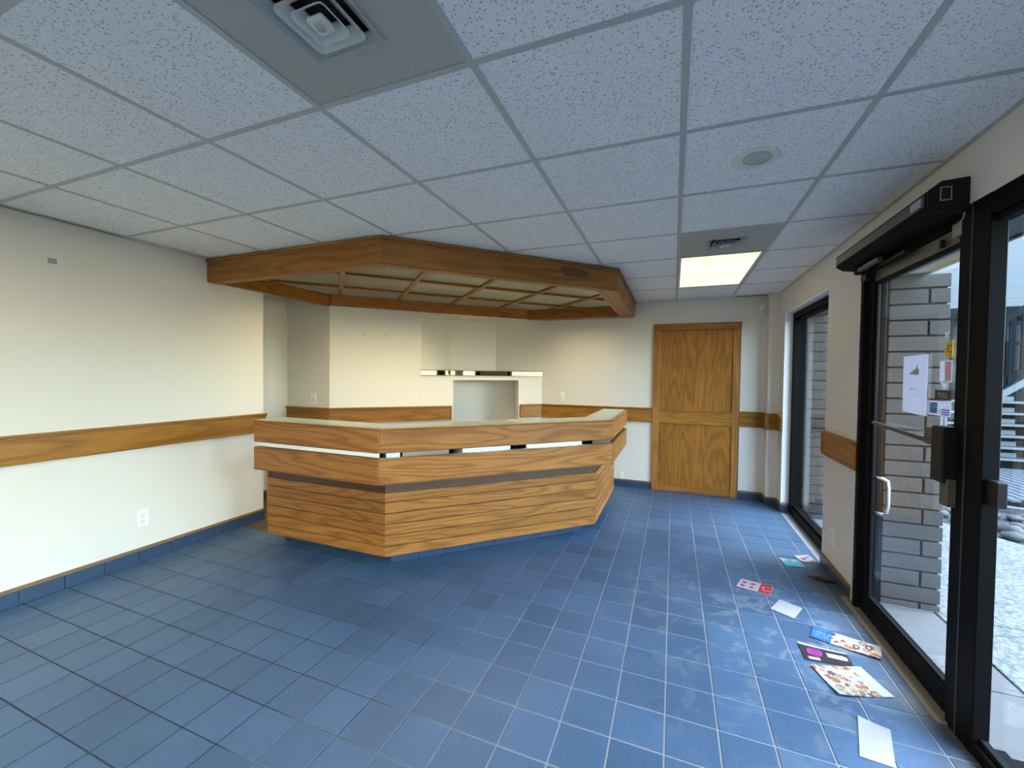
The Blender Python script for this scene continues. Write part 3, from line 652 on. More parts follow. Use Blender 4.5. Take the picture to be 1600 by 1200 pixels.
joined('dark_gap', [((-.165, YB-.0215, 2.006), (.653, YB-.004, 2.0118))], OAK_DARK, d2)

# ------------------------------------------------------------------ wall fittings
def wplate(name, label, cat, c, nrm, w, h, kind):
    """c = centre on wall; plate with outlet or switch details"""
    n = Vector((*nrm, 0)).normalized(); ang = math.atan2(n.y, n.x)+math.pi/2
    mw = Matrix.Translation(c) @ Matrix.Rotation(ang, 4, 'Z')          # local -Y = out of the wall
    r = tag(link(bpy.data.objects.new(name, None), None, mw), label, cat)
    T = lambda x, y, z: mw @ Matrix.Translation((x, y, z))
    rbox('plate', (w, .006, h), T(0, -.003, 0), PLASTIC, r, .002)
    if kind == 'outlet':
        for s in (-1, 1):
            f_ = rbox('socket', (w*.5, .004, h*.25), T(0, -.007, s*h*.18), PLASTIC, r, .0015)
            for q in (-1, 1): rbox('slot', (w*.035, .001, h*.085), T(q*w*.09, -.0094, s*h*.18+h*.02), SLOT, f_)
            rbox('slot', (w*.06, .001, h*.04), T(0, -.0094, s*h*.18-h*.07), SLOT, f_)
        rbox('screw', (.005, .001, .005), T(0, -.0066, 0), GREYPL, r)
    elif kind == 'switch':
        rbox('rocker_frame', (w*.52, .002, h*.62), T(0, -.007, 0), plain('switch_surround', (.4, .4, .37), .5), r); rbox('rocker', (w*.44, .006, h*.54), T(0, -.008, 0) @ Matrix.Rotation(.06, 4, 'X'), PLASTIC, r, .001)  # darker grey surround behind the rocker
    else:
        rbox('jack', (w*.25, .004, h*.16), T(0, -.007, -.015), GREYPL, r, .001); rbox('screw', (.005, .001, .005), T(0, -.0066, h*.36), GREYPL, r); rbox('screw', (.005, .001, .005), T(0, -.0066, -h*.36), GREYPL, r)
    return r
wplate('wall_outlet', 'white duplex outlet low on the long wall below its chair rail', 'outlet', (XL, 1.865, .328), (1, 0), .078, .125, 'outlet')
wplate('wall_outlet', 'white outlet low on the back wall between counter and oak door', 'outlet', (-.613, YB, .142), (0, -1), .062, .088, 'outlet')
wplate('wall_outlet', 'pale outlet on the narrow pier between window and entrance door', 'outlet', (XR, 3.605, .293), (-1, 0), .075, .118, 'outlet')
wplate('light_switch', 'white rocker light switch above the chair rail on back wall', 'switch', (-1.43, YB, 1.147), (0, -1), .072, .115, 'switch')
wplate('wall_jack', 'pale wall jack plate above chair rail on the recessed pillar face', 'wall plate', (-3.87, 3.61, 1.137), (0, -1), .075, .112, 'jack')
sp_ = box('wall_pad', XL, XL+.006, 1.378, 1.418, 2.112, 2.143, GREYPL, None, 'y', .001); tag(sp_, 'small grey square pad stuck high on the white wall', 'wall pad')
for k, t in enumerate((-.655, -.418)):
    h_ = lathe('wall_anchor', [(.010, 0), (.010, .002), (.006, .003)], VENT, None, Matrix.Translation((*dg(t, .0), 1.885)) @ Matrix.Rotation(-math.pi/4, 4, 'Z') @ Matrix.Rotation(math.pi/2, 4, 'Y'), 10); 
    tag(h_, ('tiny grey screw anchor in the angled wall, the one beside the pillar corner', 'tiny grey screw anchor in the angled wall, the one beside the alcove')[k], 'screw anchor', 'screw anchors in the angled wall')
ms = empty('motion_sensor', (.945, YB, 2.22), 'small white motion sensor in the top corner by the pilaster', 'sensor')
box('sensor_body', .918, .968, YB-.045, YB-.006, 2.165, 2.275, PLASTIC, ms, 'z', .010, 3); box('sensor_mount', .930, .956, YB-.008, YB, 2.19, 2.25, PLASTIC, ms); box('sensor_lens', .925, .961, YB-.050, YB-.044, 2.175, 2.215, plain('sensor_lens', (.55, .55, .5), .3), ms, 'x', .003)

# ------------------------------------------------------------------ window 1 (by the back wall)
w1 = empty('window_1', (1.22, 4.5, 0), kind=S_)
box('frame_jamb', 1.166, 1.288, 5.105, 5.157, .0, 2.118, BRONZE, w1, 'z', .003); box('frame_jamb', 1.166, 1.288, 3.843, 3.895, .0, 2.118, BRONZE, w1, 'z', .003)
box('frame_sill', 1.166, 1.288, 3.895, 5.105, .0, .075, BRONZE, w1, 'y', .004); box('frame_head', 1.166, 1.288, 3.895, 5.105, 2.06, 2.118, BRONZE, w1, 'y', .004)
box('glazing_bead', 1.19, 1.212, 3.895, 5.105, .075, .097, BRONZE, w1, 'y', .002); box('glazing_bead', 1.19, 1.212, 3.895, 5.105, 2.036, 2.06, BRONZE, w1, 'y', .002)
box('pane', 1.218, 1.224, 3.890, 5.110, .070, 2.065, GLASS, w1)

# ------------------------------------------------------------------ entrance door and sidelight
d1 = empty('door_1', (1.13, 2.75, 0), kind=S_)
box('pier_closure', 1.20, 1.292, 3.385, 3.82, -.03, 2.14, BRONZE, d1, 'z'); box('door_jamb', 1.080, 1.196, 3.165, 3.207, 0, 2.14, BRONZE, d1, 'z', .003)
box('door_head', 1.088, 1.20, 2.255, 3.165, 2.085, 2.14, BRONZE, d1, 'y', .003)
lf = d1
box('door_stile', 1.105, 1.136, 3.088, 3.160, .012, 2.080, BRONZE, d1, 'z', .003); box('door_stile', 1.105, 1.152, 2.258, 2.302, .012, 2.080, BRONZE, d1, 'z', .003)
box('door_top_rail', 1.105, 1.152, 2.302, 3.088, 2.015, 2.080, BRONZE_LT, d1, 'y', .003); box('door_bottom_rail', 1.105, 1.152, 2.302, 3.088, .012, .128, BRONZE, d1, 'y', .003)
for a in ((3.070, 3.088, .128, 2.015), (2.302, 2.312, .128, 2.015)): box('glazing_bead', 1.112, 1.124, a[0], a[1], a[2], a[3], BRONZE, d1, 'z', .002)
box('glazing_bead', 1.112, 1.124, 2.312, 3.070, .128, .138, STEEL_DK, d1, 'y', .002); box('glazing_bead', 1.112, 1.124, 2.312, 3.070, 1.995, 2.015, BRONZE, d1, 'y', .002)
box('pane', 1.127, 1.133, 2.300, 3.092, .124, 2.019, GLASS, d1)
box('threshold', 1.062, 1.145, 2.235, 3.30, -.002, .011, SILL, d1, 'y', .004); box('threshold_ramp', 1.052, 1.066, 2.235, 3.30, -.002, .006, SILL, d1, 'y', .002)
# panic hardware
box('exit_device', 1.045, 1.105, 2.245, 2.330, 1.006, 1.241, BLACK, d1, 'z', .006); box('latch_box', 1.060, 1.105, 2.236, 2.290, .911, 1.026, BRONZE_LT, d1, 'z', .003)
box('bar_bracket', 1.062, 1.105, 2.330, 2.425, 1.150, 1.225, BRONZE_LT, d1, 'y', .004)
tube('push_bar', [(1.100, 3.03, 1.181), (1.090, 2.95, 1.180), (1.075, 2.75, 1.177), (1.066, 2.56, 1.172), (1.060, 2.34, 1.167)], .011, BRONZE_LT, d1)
tube('pull_handle', [(1.136, 3.092, .846), (1.166, 3.07, .846), (1.185, 3.066, .835), (1.190, 3.064, .79), (1.190, 3.064, .69), (1.185, 3.066, .645), (1.166, 3.07, .634), (1.136, 3.092, .634)], .011, ALU, d1)
# sidelight
w2 = empty('window_2', (1.15, 1.7, 0), kind=S_)
box('frame_jamb', 1.088, 1.140, 2.090, 2.256, 0, 2.14, BRONZE, w2, 'z', .003); box('frame_jamb', 1.090, 1.20, 1.132, 1.215, 0, 2.14, BRONZE, w2, 'z', .003)
box('jamb_groove', 1.086, 1.0885, 2.185, 2.192, .0, 2.14, SLOT, w2, 'z')
box('frame_sill', 1.090, 1.185, 1.215, 2.090, .0, .052, BRONZE, w2, 'y', .004); box('frame_head', 1.090, 1.20, 1.215, 2.090, 2.055, 2.14, BRONZE, w2, 'y', .004)
box('sill_bead', 1.110, 1.135, 1.215, 2.090, .052, .072, STEEL_DK, w2, 'y', .002); box('head_bead', 1.110, 1.135, 1.215, 2.090, 2.030, 2.055, STEEL_DK, w2, 'y', .002); box('outer_sill', 1.140, 1.28, 1.215, 2.090, .0, .030, BRONZE, w2, 'y', .002)
box('pane', 1.132, 1.138, 1.210, 2.092, .048, 2.06, GLASS, w2)
box('strike_box', 1.100, 1.131, 2.030, 2.089, .972, 1.066, BLACK, w2, 'z', .003)
w3 = empty('window_3', (1.15, -.8, 0), kind=S_)
for y0, y1 in ((.27, .32), (-.16, -.06), (-1.9, -1.84)): box('frame_jamb', 1.10, 1.20, y0, y1, 0, 2.14, BRONZE, w3, 'z', .003)
for y0, y1 in ((-.06, .27), (-1.84, -.16)):
    box('frame_sill', 1.10, 1.20, y0, y1, 0, .06, BRONZE, w3, 'y', .003); box('frame_head', 1.10, 1.20, y0, y1, 2.08, 2.14, BRONZE, w3, 'y', .003); box('pane', 1.147, 1.153, y0-.005, y1+.005, .055, 2.085, GLASS, w3)

# automatic door operator
op = empty('door_operator', (1.04, 2.74, 2.18), 'black automatic door operator box with clipped edges mounted above entrance door', 'door operator')
pr = [(1.094, 2.255), (1.005, 2.250), (.962, 2.214), (.964, 2.150), (1.000, 2.125), (1.094, 2.113)]
y0, y1 = 2.235, 3.25; n = len(pr)
v = [(x, y0, z) for x, z in pr]+[(x, y1, z) for x, z in pr]; mobj('housing', v, [tuple(range(n)), tuple(range(2*n-1, n-1, -1))]+[(k, (k+1) % n, n+(k+1) % n, n+k) for k in range(n)], BRONZE, op, None, .003)
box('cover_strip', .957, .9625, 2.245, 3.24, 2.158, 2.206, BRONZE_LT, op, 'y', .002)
ec = mobj('end_cap', [(x, y0-.012, z) for x, z in pr]+[(x, y0-.001, z) for x, z in pr], [tuple(range(n)), tuple(range(2*n-1, n-1, -1))]+[(k, (k+1) % n, n+(k+1) % n, n+k) for k in range(n)], BLACK, op, None, .002)
for a in ((1.000, 1.003, 2.170, 2.222), (1.034, 1.037, 2.170, 2.222), (1.000, 1.037, 2.168, 2.172), (1.000, 1.037, 2.220, 2.224)): box('knockout_rim', a[0], a[1], y0-.0145, y0-.011, a[2], a[3], GREYPL, ec)
mobj('end_cap', [(x, y1+.001, z) for x, z in pr]+[(x, y1+.010, z) for x, z in pr], [tuple(range(n)), tuple(range(2*n-1, n-1, -1))]+[(k, (k+1) % n, n+(k+1) % n, n+k) for k in range(n)], BLACK, op, None, .002)
lb = box('warning_label', .9555, .9572, 2.262, 2.345, 2.165, 2.200, PAPER, op, 'y')
for k in range(3): box('print_line', .9548, .9556, 2.270, 2.335, 2.172+k*.009, 2.1745+k*.009, INK_GREY, lb)
box('warning_label', .9555, .9572, 3.215, 3.236, 2.172, 2.196, PAPER, op, 'y')
lathe('drive_spindle', [(.022, 2.075), (.024, 2.08), (.024, 2.116)], BLACK, op, Matrix.Translation((1.045, 3.14, 0)), 16)
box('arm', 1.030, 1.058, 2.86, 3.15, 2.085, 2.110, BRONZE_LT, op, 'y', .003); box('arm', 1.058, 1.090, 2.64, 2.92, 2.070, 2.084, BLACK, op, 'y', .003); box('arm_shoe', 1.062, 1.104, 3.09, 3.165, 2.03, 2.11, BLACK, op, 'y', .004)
box('contact_switch', 1.086, 1.104, 2.262, 2.318, 2.035, 2.090, SILL, op, 'z', .002); box('closer_pin', 1.088, 1.104, 2.40, 2.416, 2.02, 2.055, BLACK, op, 'z', .002)
tube('cable', [(1.088, 2.232, 2.255), (1.086, 2.230, 2.19), (1.088, 2.226, 2.15), (1.084, 2.232, 2.12), (1.088, 2.25, 2.095), (1.09, 2.30, 2.085)], .0035, GREYPL, op, 6)

# ------------------------------------------------------------------ papers and stickers on the door glass
def gpatch(name, pts, x, mat, parent=None, th=.0008, label=None, cat=None, group=None):
    """flat sheet on the door glass; pts = (y, z) corners, on the plane X = x"""
    v = [(x, y, z) for y, z in pts]+[(x+th, y, z) for y, z in pts]; n = len(pts)
    o = mobj(name, v, [tuple(range(n)), tuple(range(2*n-1, n-1, -1))]+[(k, (k+1) % n, n+(k+1) % n, n+k) for k in range(n)], mat, parent)
    return tag(o, label, cat, group)
GM = lambda x, y, z: Matrix(((0, 0, -1, x), (-1, 0, 0, y), (0, 1, 0, z), (0, 0, 0, 1)))     # text facing -X, reading towards -Y
xg = 1.1262
ns = gpatch('notice_sheet', [(2.776, 1.556), (2.552, 1.560), (2.558, 1.262), (2.772, 1.270)], xg-.001, PAPER_T, None, .0008, 'white paper notice taped to the entrance door glass', 'notice')
text('notice_line', 'NOTICE ............', .013, GM(xg-.0014, 2.665, 1.388), INK_GREY, ns); text('notice_line', '. . . . . . . . . . . . . .', .016, GM(xg-.0014, 2.665, 1.364), INK_GREY, ns)
sk = [(2.715, 1.462), (2.70, 1.478), (2.69, 1.470), (2.675, 1.49), (2.66, 1.482), (2.645, 1.515), (2.635, 1.49), (2.622, 1.482), (2.628, 1.464), (2.65, 1.458), (2.68, 1.464)]
gpatch('notice_drawing', sk, xg-.0013, INK_GREY, ns, .0002)
ps = gpatch('pull_sign', [(2.487, 1.391), (2.366, 1.391), (2.366, 1.345), (2.487, 1.345)], xg-.001, BLACKINK, None, .0008, 'small black sign lettered PULL on the door glass', 'sign')
text('lettering', 'PULL', .034, GM(xg-.0014, 2.425, 1.367), INK_GREY, ps)
tds = gpatch('blue_sticker', [(2.528, 1.339), (2.364, 1.339), (2.364, 1.274), (2.526, 1.274)], xg-.0022, PAPER_T, None, .0008, 'blue and white sticker below the PULL sign on the glass', 'sticker')
gpatch('print_block', [(2.522, 1.333), (2.462, 1.333), (2.462, 1.283), (2.521, 1.283)], xg-.0027, BLUE2, tds, .0003)
text('lettering', 'TDA', .030, GM(xg-.0031, 2.492, 1.316), PAPER_T, tds); text('lettering', 'it', .028, GM(xg-.0027, 2.445, 1.296), BLUE2, tds)
for k in range(3): gpatch('print_line', [(2.43, 1.306-k*.010), (2.372, 1.306-k*.010), (2.372, 1.300-k*.010), (2.43, 1.300-k*.010)], xg-.0027, BLUE2, tds, .0003)
ys = gpatch('yellow_sticker', [(2.423, 1.585), (2.407, 1.605), (2.369, 1.612), (2.366, 1.533), (2.412, 1.536), (2.423, 1.553)], xg-.001, YELLOW, None, .0008, 'yellow warning sticker on the door glass beside the stile', 'sticker')
text('symbol', 'C', .05, GM(xg-.0014, 2.388, 1.572), INK, ys)
text('house_number', '37', .030, GM(xg-.0008, 2.415, 1.637), PAPER_T, None); hn = bpy.data.objects['house_number']; tag(hn, 'small white number 37 lettered high on the door glass', 'lettering')
fl = gpatch('pinned_flyer', [(2.456, 1.522), (2.369, 1.523), (2.368, 1.428), (2.418, 1.424), (2.456, 1.436)], xg-.001, PAPER_T, None, .0008, 'white and pink flyer above the PULL sign on the glass', 'flyer')
gpatch('print_column', [(2.417, 1.518), (2.371, 1.518), (2.371, 1.432), (2.417, 1.432)], xg-.0014, PINK, fl, .0003)
gpatch('folded_corner', [(2.452, 1.432), (2.395, 1.428), (2.420, 1.395)], xg-.002, PAPER_T, fl, .0006)
hd = empty('card_holder', (xg, 2.42, 1.25), 'clear card holder strips below the blue sticker', 'card holder')
for y in (2.430, 2.398): gpatch('holder_strip', [(y+.010, 1.272), (y-.008, 1.272), (y-.008, 1.226), (y+.010, 1.226)], xg-.001, PAPER_T, hd)

# ------------------------------------------------------------------ mail on the floor
def sheet(name, pts, mat, label, cat, z=.0016, lift=(0, 0, 0, 0), th=.0012, group=None, side=None):
    """rectangular paper given by ground corners A (u0v0) B (u1v0) C (u1v1) D (u0v1)"""
    N = 8; v = []; f = []
    A, B, Cc, D = [Vector((*p, 0)) for p in pts]
    def pos(u, w): 
        p = A*(1-u)*(1-w)+B*u*(1-w)+Cc*u*w+D*(1-u)*w
        h = lift[0]*((1-u)*(1-w))**3+lift[1]*(u*(1-w))**3+lift[2]*(u*w)**3+lift[3]*((1-u)*w)**3
        return Vector((p.x, p.y, z+h))
    c = pos(.5, .5); ang = math.atan2((B-A).y, (B-A).x); mw = Matrix.Translation(c) @ Matrix.Rotation(ang, 4, 'Z'); inv = mw.inverted()
    for t in (th, 0):
        for a in range(N+1):
            for b in range(N+1): q = pos(a/N, b/N); q.z += t; v.append(inv @ q)
    M = (N+1)**2; I2 = lambda a, b: a*(N+1)+b
    for a in range(N):
        for b in range(N):
            f.append((I2(a, b), I2(a+1, b), I2(a+1, b+1), I2(a, b+1))); f.append((M+I2(a, b), M+I2(a, b+1), M+I2(a+1, b+1), M+I2(a+1, b)))
    for a in range(N): f += [(I2(a, 0), M+I2(a, 0), M+I2(a+1, 0), I2(a+1, 0)), (I2(a, N), I2(a+1, N), M+I2(a+1, N), M+I2(a, N)), (I2(0, a), I2(0, a+1), M+I2(0, a+1), M+I2(0, a)), (I2(N, a), M+I2(N, a), M+I2(N, a+1), I2(N, a+1))]
    o = mobj(name, v, f, mat, None, mw); tag(o, label, cat, group)
    def patch(nm, u0, u1, w0, w1, m_, poly=None, dz=.0004):
        vv = []; ff = []
        if poly is None:
            K = 4
            for a in range(K+1):
                for b in range(K+1): q = pos(u0+(u1-u0)*a/K, w0+(w1-w0)*b/K); q.z += th+dz; vv.append(inv @ q)
            for a in range(K):
                for b in range(K): ff.append((a*5+b, (a+1)*5+b, (a+1)*5+b+1, a*5+b+1))
        else:
            for u, w in poly: q = pos(u, w); q.z += th+dz; vv.append(inv @ q)
            ff.append(tuple(range(len(poly))))
        return mobj(nm, vv, ff, m_, o, mw)
    def txt(s, u, w, size, m_, sx=1.0, rot=0):
        q = pos(u, w); q.z += th+.0007
        text('lettering', s, size, Matrix.Translation(q) @ Matrix.Rotation(ang+rot, 4, 'Z'), m_, o, sx)
    return o, patch, txt
# A = near-camera left corner, B along the reading direction
o, pa, tx = sheet('flyer', [(.829, 3.687), (.963, 3.698), (.944, 3.842), (.805, 3.821)], TEAL, 'teal and white flyer on the floor before the window', 'flyer', .0016, (0, .004, 0, .006))
pa('print_block', .02, .35, .55, .97, PAPER); pa('print_block', .55, .97, .05, .25, PAPER); pa('print_block', .60, .80, .60, .90, PAPER)
o, pa, tx = sheet('flyer', [(.965, 3.805), (1.072, 3.852), (1.040, 3.965), (.930, 3.911)], PAPER, 'white flyer with red print beside the teal flyer by the pier', 'flyer', .0032, (0, .002, .004, .002))
pa('print_block', .25, .55, .35, .65, RED); pa('print_block', .65, .90, .55, .85, BLUE2); pa('print_block', .62, .95, .1, .3, FOOD)
o, pa, tx = sheet('flyer', [(.427, 3.177), (.621, 3.142), (.668, 3.278), (.476, 3.320)], PAPER, 'white and red coupon flyer lying on the blue tiles', 'flyer', .0016, (.003, 0, .004, 0))
pa('print_block', .64, .985, .02, .98, RED)
for u in (.16, .42):
    for w in (.30, .68): pa('print_mark', u-.07, u+.07, w-.10, w+.08, RED, [(u-.08, w), (u-.03, w+.10), (u+.05, w+.09), (u+.08, w), (u+.03, w-.11), (u-.05, w-.09)])
tx('5', .74, .5, .05, PAPER); tx('OFF', .86, .3, .026, PAPER); tx('SAVE', .86, .68, .022, PAPER)
o, pa, tx = sheet('envelope', [(.588, 2.955), (.699, 2.888), (.777, 3.035), (.668, 3.104)], PAPER, 'plain white envelope lying face down beside the red coupon flyer', 'envelope', .0016, (0, 0, 0, 0))
pa('print_mark', .46, .54, .48, .56, INK_GREY)
o, pa, tx = sheet('flyer', [(.734, 2.714), (1.015, 2.622), (1.062, 2.752), (.779, 2.839)], FOOD, 'long glossy food flyer with a blue end lying by the threshold', 'flyer', .0016, (.004, .010, .004, .004))
pa('print_block', .0, .30, .0, 1, BLUE); tx('WIN A', .15, .60, .030, PAPER); tx('FREE MEAL', .15, .40, .0145, PAPER); tx('FOR A YEAR', .15, .24, .0135, PAPER); tx('* * *', .15, .80, .022, PAPER)
pa('print_block', .30, .46, .35, .95, PINK, [(.32, .55), (.36, .88), (.43, .92), (.46, .68), (.42, .45), (.35, .42)])
for u, w in ((.66, .40), (.83, .62)): pa('print_mark', 0, 1, 0, 1, BLACKINK, [(u+.05*math.cos(a*.785), w+.17*math.sin(a*.785)) for a in range(8)]); pa('print_mark', 0, 1, 0, 1, PAPER, [(u+.03*math.cos(a*.785), w+.10*math.sin(a*.785)) for a in range(8)], dz=.0008)
o, pa, tx = sheet('envelope', [(.653, 2.486), (.867, 2.505), (.866, 2.620), (.653, 2.627)], BLACKINK, 'black envelope with magenta print and clear window on the floor', 'envelope', .0016, (.002, 0, .002, .008))
pa('print_block', .0, 1, .90, 1, PAPER); pa('print_mark', 0, 1, 0, 1, MAGENTA, [(.14, .42), (.12, .60), (.18, .78), (.40, .80), (.46, .66), (.42, .38), (.30, .30), (.22, .36)]); pa('print_block', .10, .34, .08, .24, PAPER)
pa('address_window', 0, 1, 0, 1, PAPER, [(.54, .42), (.54, .70), (.90, .70), (.95, .62), (.95, .44), (.90, .38)])
for k in range(3): tx(('ONE', 'DAY', 'ONLY')[k], .29, .70-k*.15, .018, BLACKINK)
o, pa, tx = sheet('flyer', [(.726, 2.253), (.956, 2.339), (.893, 2.524), (.666, 2.441)], FOOD2, 'largest menu flyer printed with bowls and plates, below black envelope', 'flyer', .0016, (.012, .002, .003, .010))
pa('print_block', .80, 1.0, .0, 1, plain('print_pale_blue', (.36, .43, .48), .5))
for u, w, r in ((.14, .18, .12), (.36, .14, .11), (.14, .84, .11), (.58, .62, .06), (.30, .60, .08), (.60, .20, .06)):
    pa('plate_print', 0, 1, 0, 1, plain('plate_brown', (.38, .30, .20), .5), [(u+r*.8*math.cos(a*.628), w+r*math.sin(a*.628)) for a in range(10)]); pa('plate_print', 0, 1, 0, 1, PAPER, [(u+r*.6*math.cos(a*.628), w+r*.75*math.sin(a*.628)) for a in range(10)], dz=.0007); pa('plate_print', 0, 1, 0, 1, plain('plate_food', (.30, .22, .10), .5), [(u+r*.42*math.cos(a*.628), w+r*.5*math.sin(a*.628)) for a in range(10)], dz=.0010)
for k in range(5): pa('print_line', .42, .74, .34+k*.045, .352+k*.045, INK_GREY)
pa('print_line', .76, .79, .08, .92, INK_GREY)
o, pa, tx = sheet('envelope', [(.687, 1.921), (.792, 1.912), (.853, 2.113), (.757, 2.149)], PAPER, 'addressed white envelope with pale window nearest the sidelight sill', 'envelope', .0016, (.001, 0, .002, .004))
for k in range(4): pa('print_line', .26+k*.06, .285+k*.06, .46, .74, INK_GREY)
pa('print_mark', .84, .95, .78, .95, INK_GREY); pa('print_mark', .70, .78, .84, .94, INK_GREY); pa('print_mark', 0, 1, 0, 1, PINK, [(.82, .22), (.86, .38), (.92, .36), (.95, .22), (.90, .10), (.84, .12)]); pa('print_line', .10, .12, .18, .5, INK_GREY)

# brown curled scrap by the pier
N = 10; v = []; f = []
A, B = Vector((.925, 3.555, .004)), Vector((1.074, 3.470, .004)); d = (B-A); nrm = Vector((d.y, -d.x, 0)).normalized()
for a in range(N+1):
    t = a/N; w = .075*math.sin(math.pi*min(1, t*.9+.02))**.8*(.35+.8*t); c = A.lerp(B, t)
    for b in range(7):
        s = b/6-.5; v.append((c.x+nrm.x*s*w, c.y+nrm.y*s*w, .004+abs(s)**2*.11*t+.012*t*(1 if b > 3 else .4)))
for a in range(N):
    for b in range(6): f.append((a*7+b, (a+1)*7+b, (a+1)*7+b+1, a*7+b+1))
o = mobj('curled_scrap', v, f, BROWN, None, None, 0, True); md = o.modifiers.new('t', 'SOLIDIFY'); md.thickness = .002; md.offset = 1
tag(o, 'dark brown curled scrap on the floor against the pier base', 'scrap')

# ------------------------------------------------------------------ outside
gnd = box('ground', 1.20, 16, -9, 16, -.30, -.075, GRAVEL); tag(gnd, kind=S_)
pv = empty('pavement', (3, 3, -.03), kind=S_)
def slab(x0, x1, y0, y1, m, nm='slab'): box(nm, x0+.005, x1-.005, y0+.005, y1-.005, -.10, -.028, m, pv, 'x', .004)
YS = [-8.5, -5.6, -3.4, -1.2, .95, 3.33]
for k in range(len(YS)-1): 
    slab(1.56, 3.1, YS[k], YS[k+1], AGG); slab(3.1, 4.9, YS[k], YS[k+1], AGG); slab(4.9, 7.5, YS[k], YS[k+1], AGG)
# last slab has the curved rock bed edge
prism('slab', [(1.565, 3.335), (3.9, 3.335), (3.35, 4.15), (2.98, 5.0), (2.75, 5.35), (2.35, 5.85), (2.0, 6.6), (1.565, 6.9)], -.10, -.028, AGG, pv, 0, .004)
for y0, y1 in ((-8.5, -4), (-4, -1), (-1, .9), (.9, 2.62), (2.62, 3.36), (3.36, 3.75)): slab(1.19, 1.56, y0, y1, CONC)
slab(1.292, 1.56, 3.9, 5.15, CONC)
# ---- brick pillars
def pillar(name, x0, x1, y0, y1, zt, label):
    r = empty(name, ((x0+x1)/2, (y0+y1)/2, -.03), label, 'pillar')
    box('mortar_core', x0+.014, x1-.014, y0+.012, y1-.012, -.06, zt, MORTAR, r)
    z = .013-.1; k = 0
    while z < zt-.02:
        a, b = z+.006, min(z+.1-.006, zt)
        xs = [x0, x0+(x1-x0)*.66, x1] if k % 2 == 0 else [x0, x1]
        for q in range(len(xs)-1):
            e = random.uniform(-.002, .002); box('brick', xs[q]+(.005 if q else 0), xs[q+1]-(.005 if q < len(xs)-2 else 0)+e, y0+e, y0+.09, a, b, BRICK, r, 'x', .003)
        ys = [y0+.10, y0+.40, y1] if k % 2 else [y0+.10, y0+.25, y1]
        for q in range(len(ys)-1):
            if ys[q+1]-ys[q] > .02: box('brick', x1-.09, x1, ys[q], ys[q+1]-.01, a, b, BRICK, r, 'y', .003)
        z += .1; k += 1
pillar('brick_pillar', 1.290, 1.590, 3.378, 3.80, 2.10, 'tall grey brick pillar seen through the entrance door glass')
pillar('brick_pillar', 1.290, 1.600, 5.19, 5.75, 2.10, 'grey brick pillar seen through the window by the back wall')
pillar('brick_pillar', 1.290, 1.600, .34, 1.10, 2.10, 'grey brick pillar outside, before the near stretch of wall')
# soffit of the entrance overhang
sf = box('soffit', 1.285, 1.44, -8.5, 7.5, 2.10, 2.16, SOFFIT); tag(sf, kind=S_)
fa = box('soffit_fascia', 1.44, 1.46, -8.5, 7.5, 2.09, 2.36, SIDING, sf, 'y'); box('roof', 1.285, 1.46, -8.5, 7.5, 2.36, 2.40, GREYWALL, sf)
uw = box('upper_wall', 1.30, 1.36, -8.5, 7.5, 2.40, 5.2, SIDING); tag(uw, kind=S_)

# ---- neighbouring building
nb = empty('building', (6.5, 10.6, 0), 'white sided neighbouring building beyond the outdoor stairs', 'building')
box('wall_panel', 1.0, 12, 10.50, 10.7, -.05, 2.72, GREYWALL, nb); box('wall_panel', 1.0, 12, 10.46, 10.7, 2.72, 5.6, SIDING, nb)
sm_ = None
for k in range(14):
    z0 = 2.75+k*.198; mw = Matrix.Translation((6.5, 10.448, z0+.099)) @ Matrix.Rotation(.09, 4, 'X')
    if sm_ is None: sm_ = rbox('siding_board', (11, .024, .196), mw, SIDING, nb, .002).data
    else: link(bpy.data.objects.new('siding_board', sm_), nb, mw)
box('band', 1.0, 12, 10.38, 10.46, 2.60, 2.76, STEEL_DK, nb)
box('eave', .8, 12.2, 9.6, 10.8, 5.55, 5.7, SIDING, nb)
# ---- fence / balcony railing in front of the stair
fe = empty('picket_fence', (6, 10.0, 0), 'grey steel picket railing in front of the white siding', 'railing')
for z0, z1 in ((2.62, 2.74), (2.42, 2.47), (2.06, 2.12)): box('fence_rail', 3.6, 8.0, 9.96, 10.0, z0, z1, STEEL_DK, fe, 'x', .004)
pm = None
for k in range(36):
    mw = Matrix.Translation((3.66+k*.118, 9.975, 1.95)) @ ROT['z']
    if pm is None: pm = rbox('picket', (1.5, .03, .045), mw, STEEL_DK, fe, .003).data
    else: link(bpy.data.objects.new('picket', pm), fe, mw)
# ---- stairs
st = empty('outdoor_stairs', (5.4, 9.2, 0), 'dark steel outdoor stairs with pale treads seen through the sidelight', 'stairs')
for k in range(6):
    z = .17+k*.185; y = 9.1+k*.0
    tr = box('tread', 3.9, 6.6, 9.12+k*.02, 9.42+k*.02, z-.035, z, STEEL_LT, st, 'x', .004)
    box('riser', 3.9, 6.6, 9.36+k*.02, 9.40+k*.02, z-.17, z-.036, STEEL_DK, st)
    box('tread_bracket', 4.75, 5.26, 9.30+k*.02, 9.355+k*.02, z+.002, z+.075, STEEL_LT, st)
L_ = 1.95; an = math.radians(38)
def incl(nm, x, z, L, th, y, m, dep=.06): rbox(nm, (L, dep, th), Matrix.Translation((x, y, z)) @ Matrix.Rotation(-an, 4, 'Y'), m, st, .004)
incl('stringer', 5.75, 1.86, 2.3, .095, 9.06, STEEL_LT); incl('stringer_web', 5.70, 1.99, 2.3, .10, 9.10, STEEL_DK)
incl('hand_rail', 5.75, 3.06, 2.3, .09, 9.02, STEEL_DK)
for k in range(7): box('baluster', 4.98+k*.25, 5.005+k*.25, 9.03, 9.055, 1.35+k*.195, 2.52+k*.195, STEEL_DK, st, 'z')
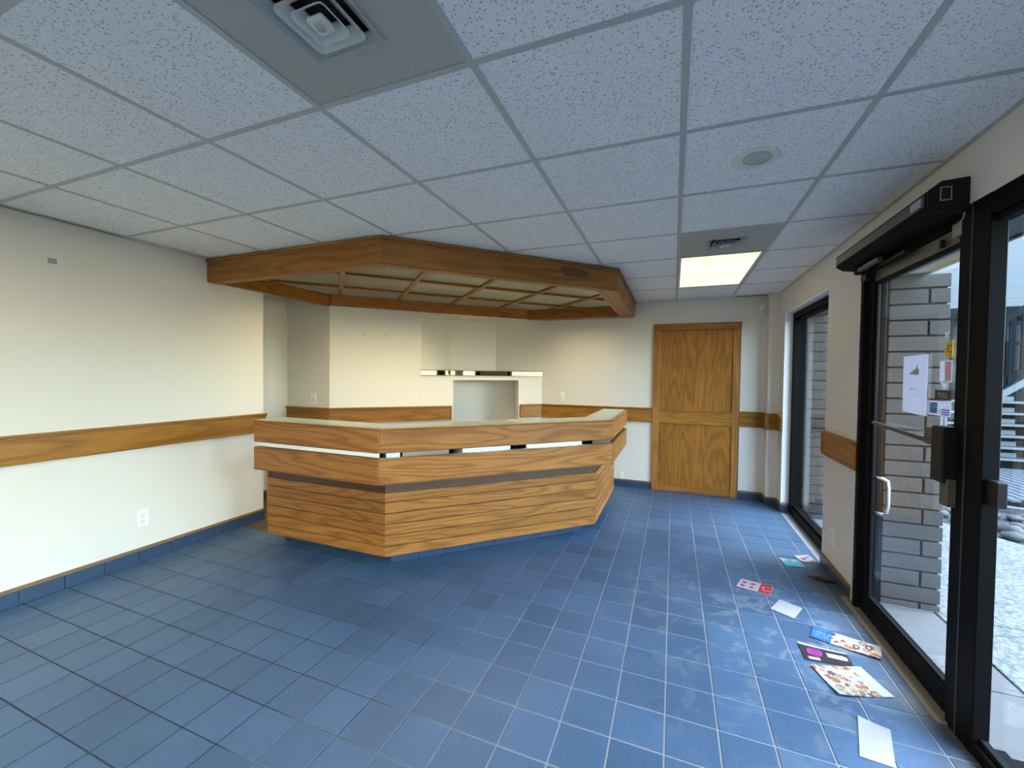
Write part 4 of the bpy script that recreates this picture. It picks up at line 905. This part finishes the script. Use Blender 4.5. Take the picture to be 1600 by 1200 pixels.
for k in range(3): box('post', 4.80+k*.20, 4.86+k*.20, 9.5, 9.56, 0, 2.1, STEEL_LT if k == 1 else STEEL_DK, st, 'z')
box('back_screen', 3.6, 8.0, 9.70, 9.76, -.05, 1.25, STEEL_DK, st)
# ---- slatted deck
dk = empty('slatted_deck', (4.6, 7.6, 0), 'pale slatted deck boards on the ground before the stairs', 'deck'); dm = None
for k in range(18):
    mw = Matrix.Translation((3.75+k*.115, 7.75, .035)) @ Matrix.Rotation(math.pi/2, 4, 'Z')
    if dm is None: dm = rbox('deck_board', (2.3, .085, .03), mw, DECKM, dk, .003).data
    else: link(bpy.data.objects.new('deck_board', dm), dk, mw)
box('deck_beam', 3.68, 5.8, 6.56, 6.62, -.08, .02, STEEL_DK, dk); box('deck_beam', 3.68, 5.8, 8.85, 8.90, -.08, .02, STEEL_DK, dk)
kb = prism('stone_curb', [(3.1, 6.52), (3.5, 6.46), (4.3, 6.14), (4.4, 6.22), (3.6, 6.54), (3.2, 6.60)], -.08, -.01, CONC); tag(kb, 'pale concrete curb strip between river stones and deck', 'curb')
# ---- river stones
sms = []
for k in range(4):
    bm = bmesh.new(); bmesh.ops.create_icosphere(bm, subdivisions=2, radius=1)
    for vv in bm.verts: vv.co *= 1+random.uniform(-.13, .13); vv.co.z *= .55
    me = bpy.data.meshes.new('river_stone'); bm.to_mesh(me); bm.free(); me.materials.append(STONE)
    for p_ in me.polygons: p_.use_smooth = True
    sms.append(me)
n = 0; pts_ = []
while n < 60:
    x, y = random.uniform(2.7, 4.3), random.uniform(4.6, 6.5)
    if x < 2.85+ (5.6-y)*.55 or (x-3.2)*.5+(y-6.38) > 0: continue
    s = random.uniform(.055, .11)
    if any((x-a)**2+(y-b)**2 < (1.02*(s+t))**2 for a, b, t in pts_):
        n += .05; continue
    pts_.append((x, y, s)); n += 1
    o = bpy.data.objects.new('river_stone', random.choice(sms)); link(o, None, Matrix.Translation((x, y, -.045)) @ Matrix.Rotation(random.uniform(0, 6.28), 4, 'Z') @ Matrix.Diagonal((s, s*random.uniform(.65, 1), s, 1)))
    tag(o, 'rounded grey river stone in the bed beside the outdoor pavement', 'stone', 'river stones in the bed')
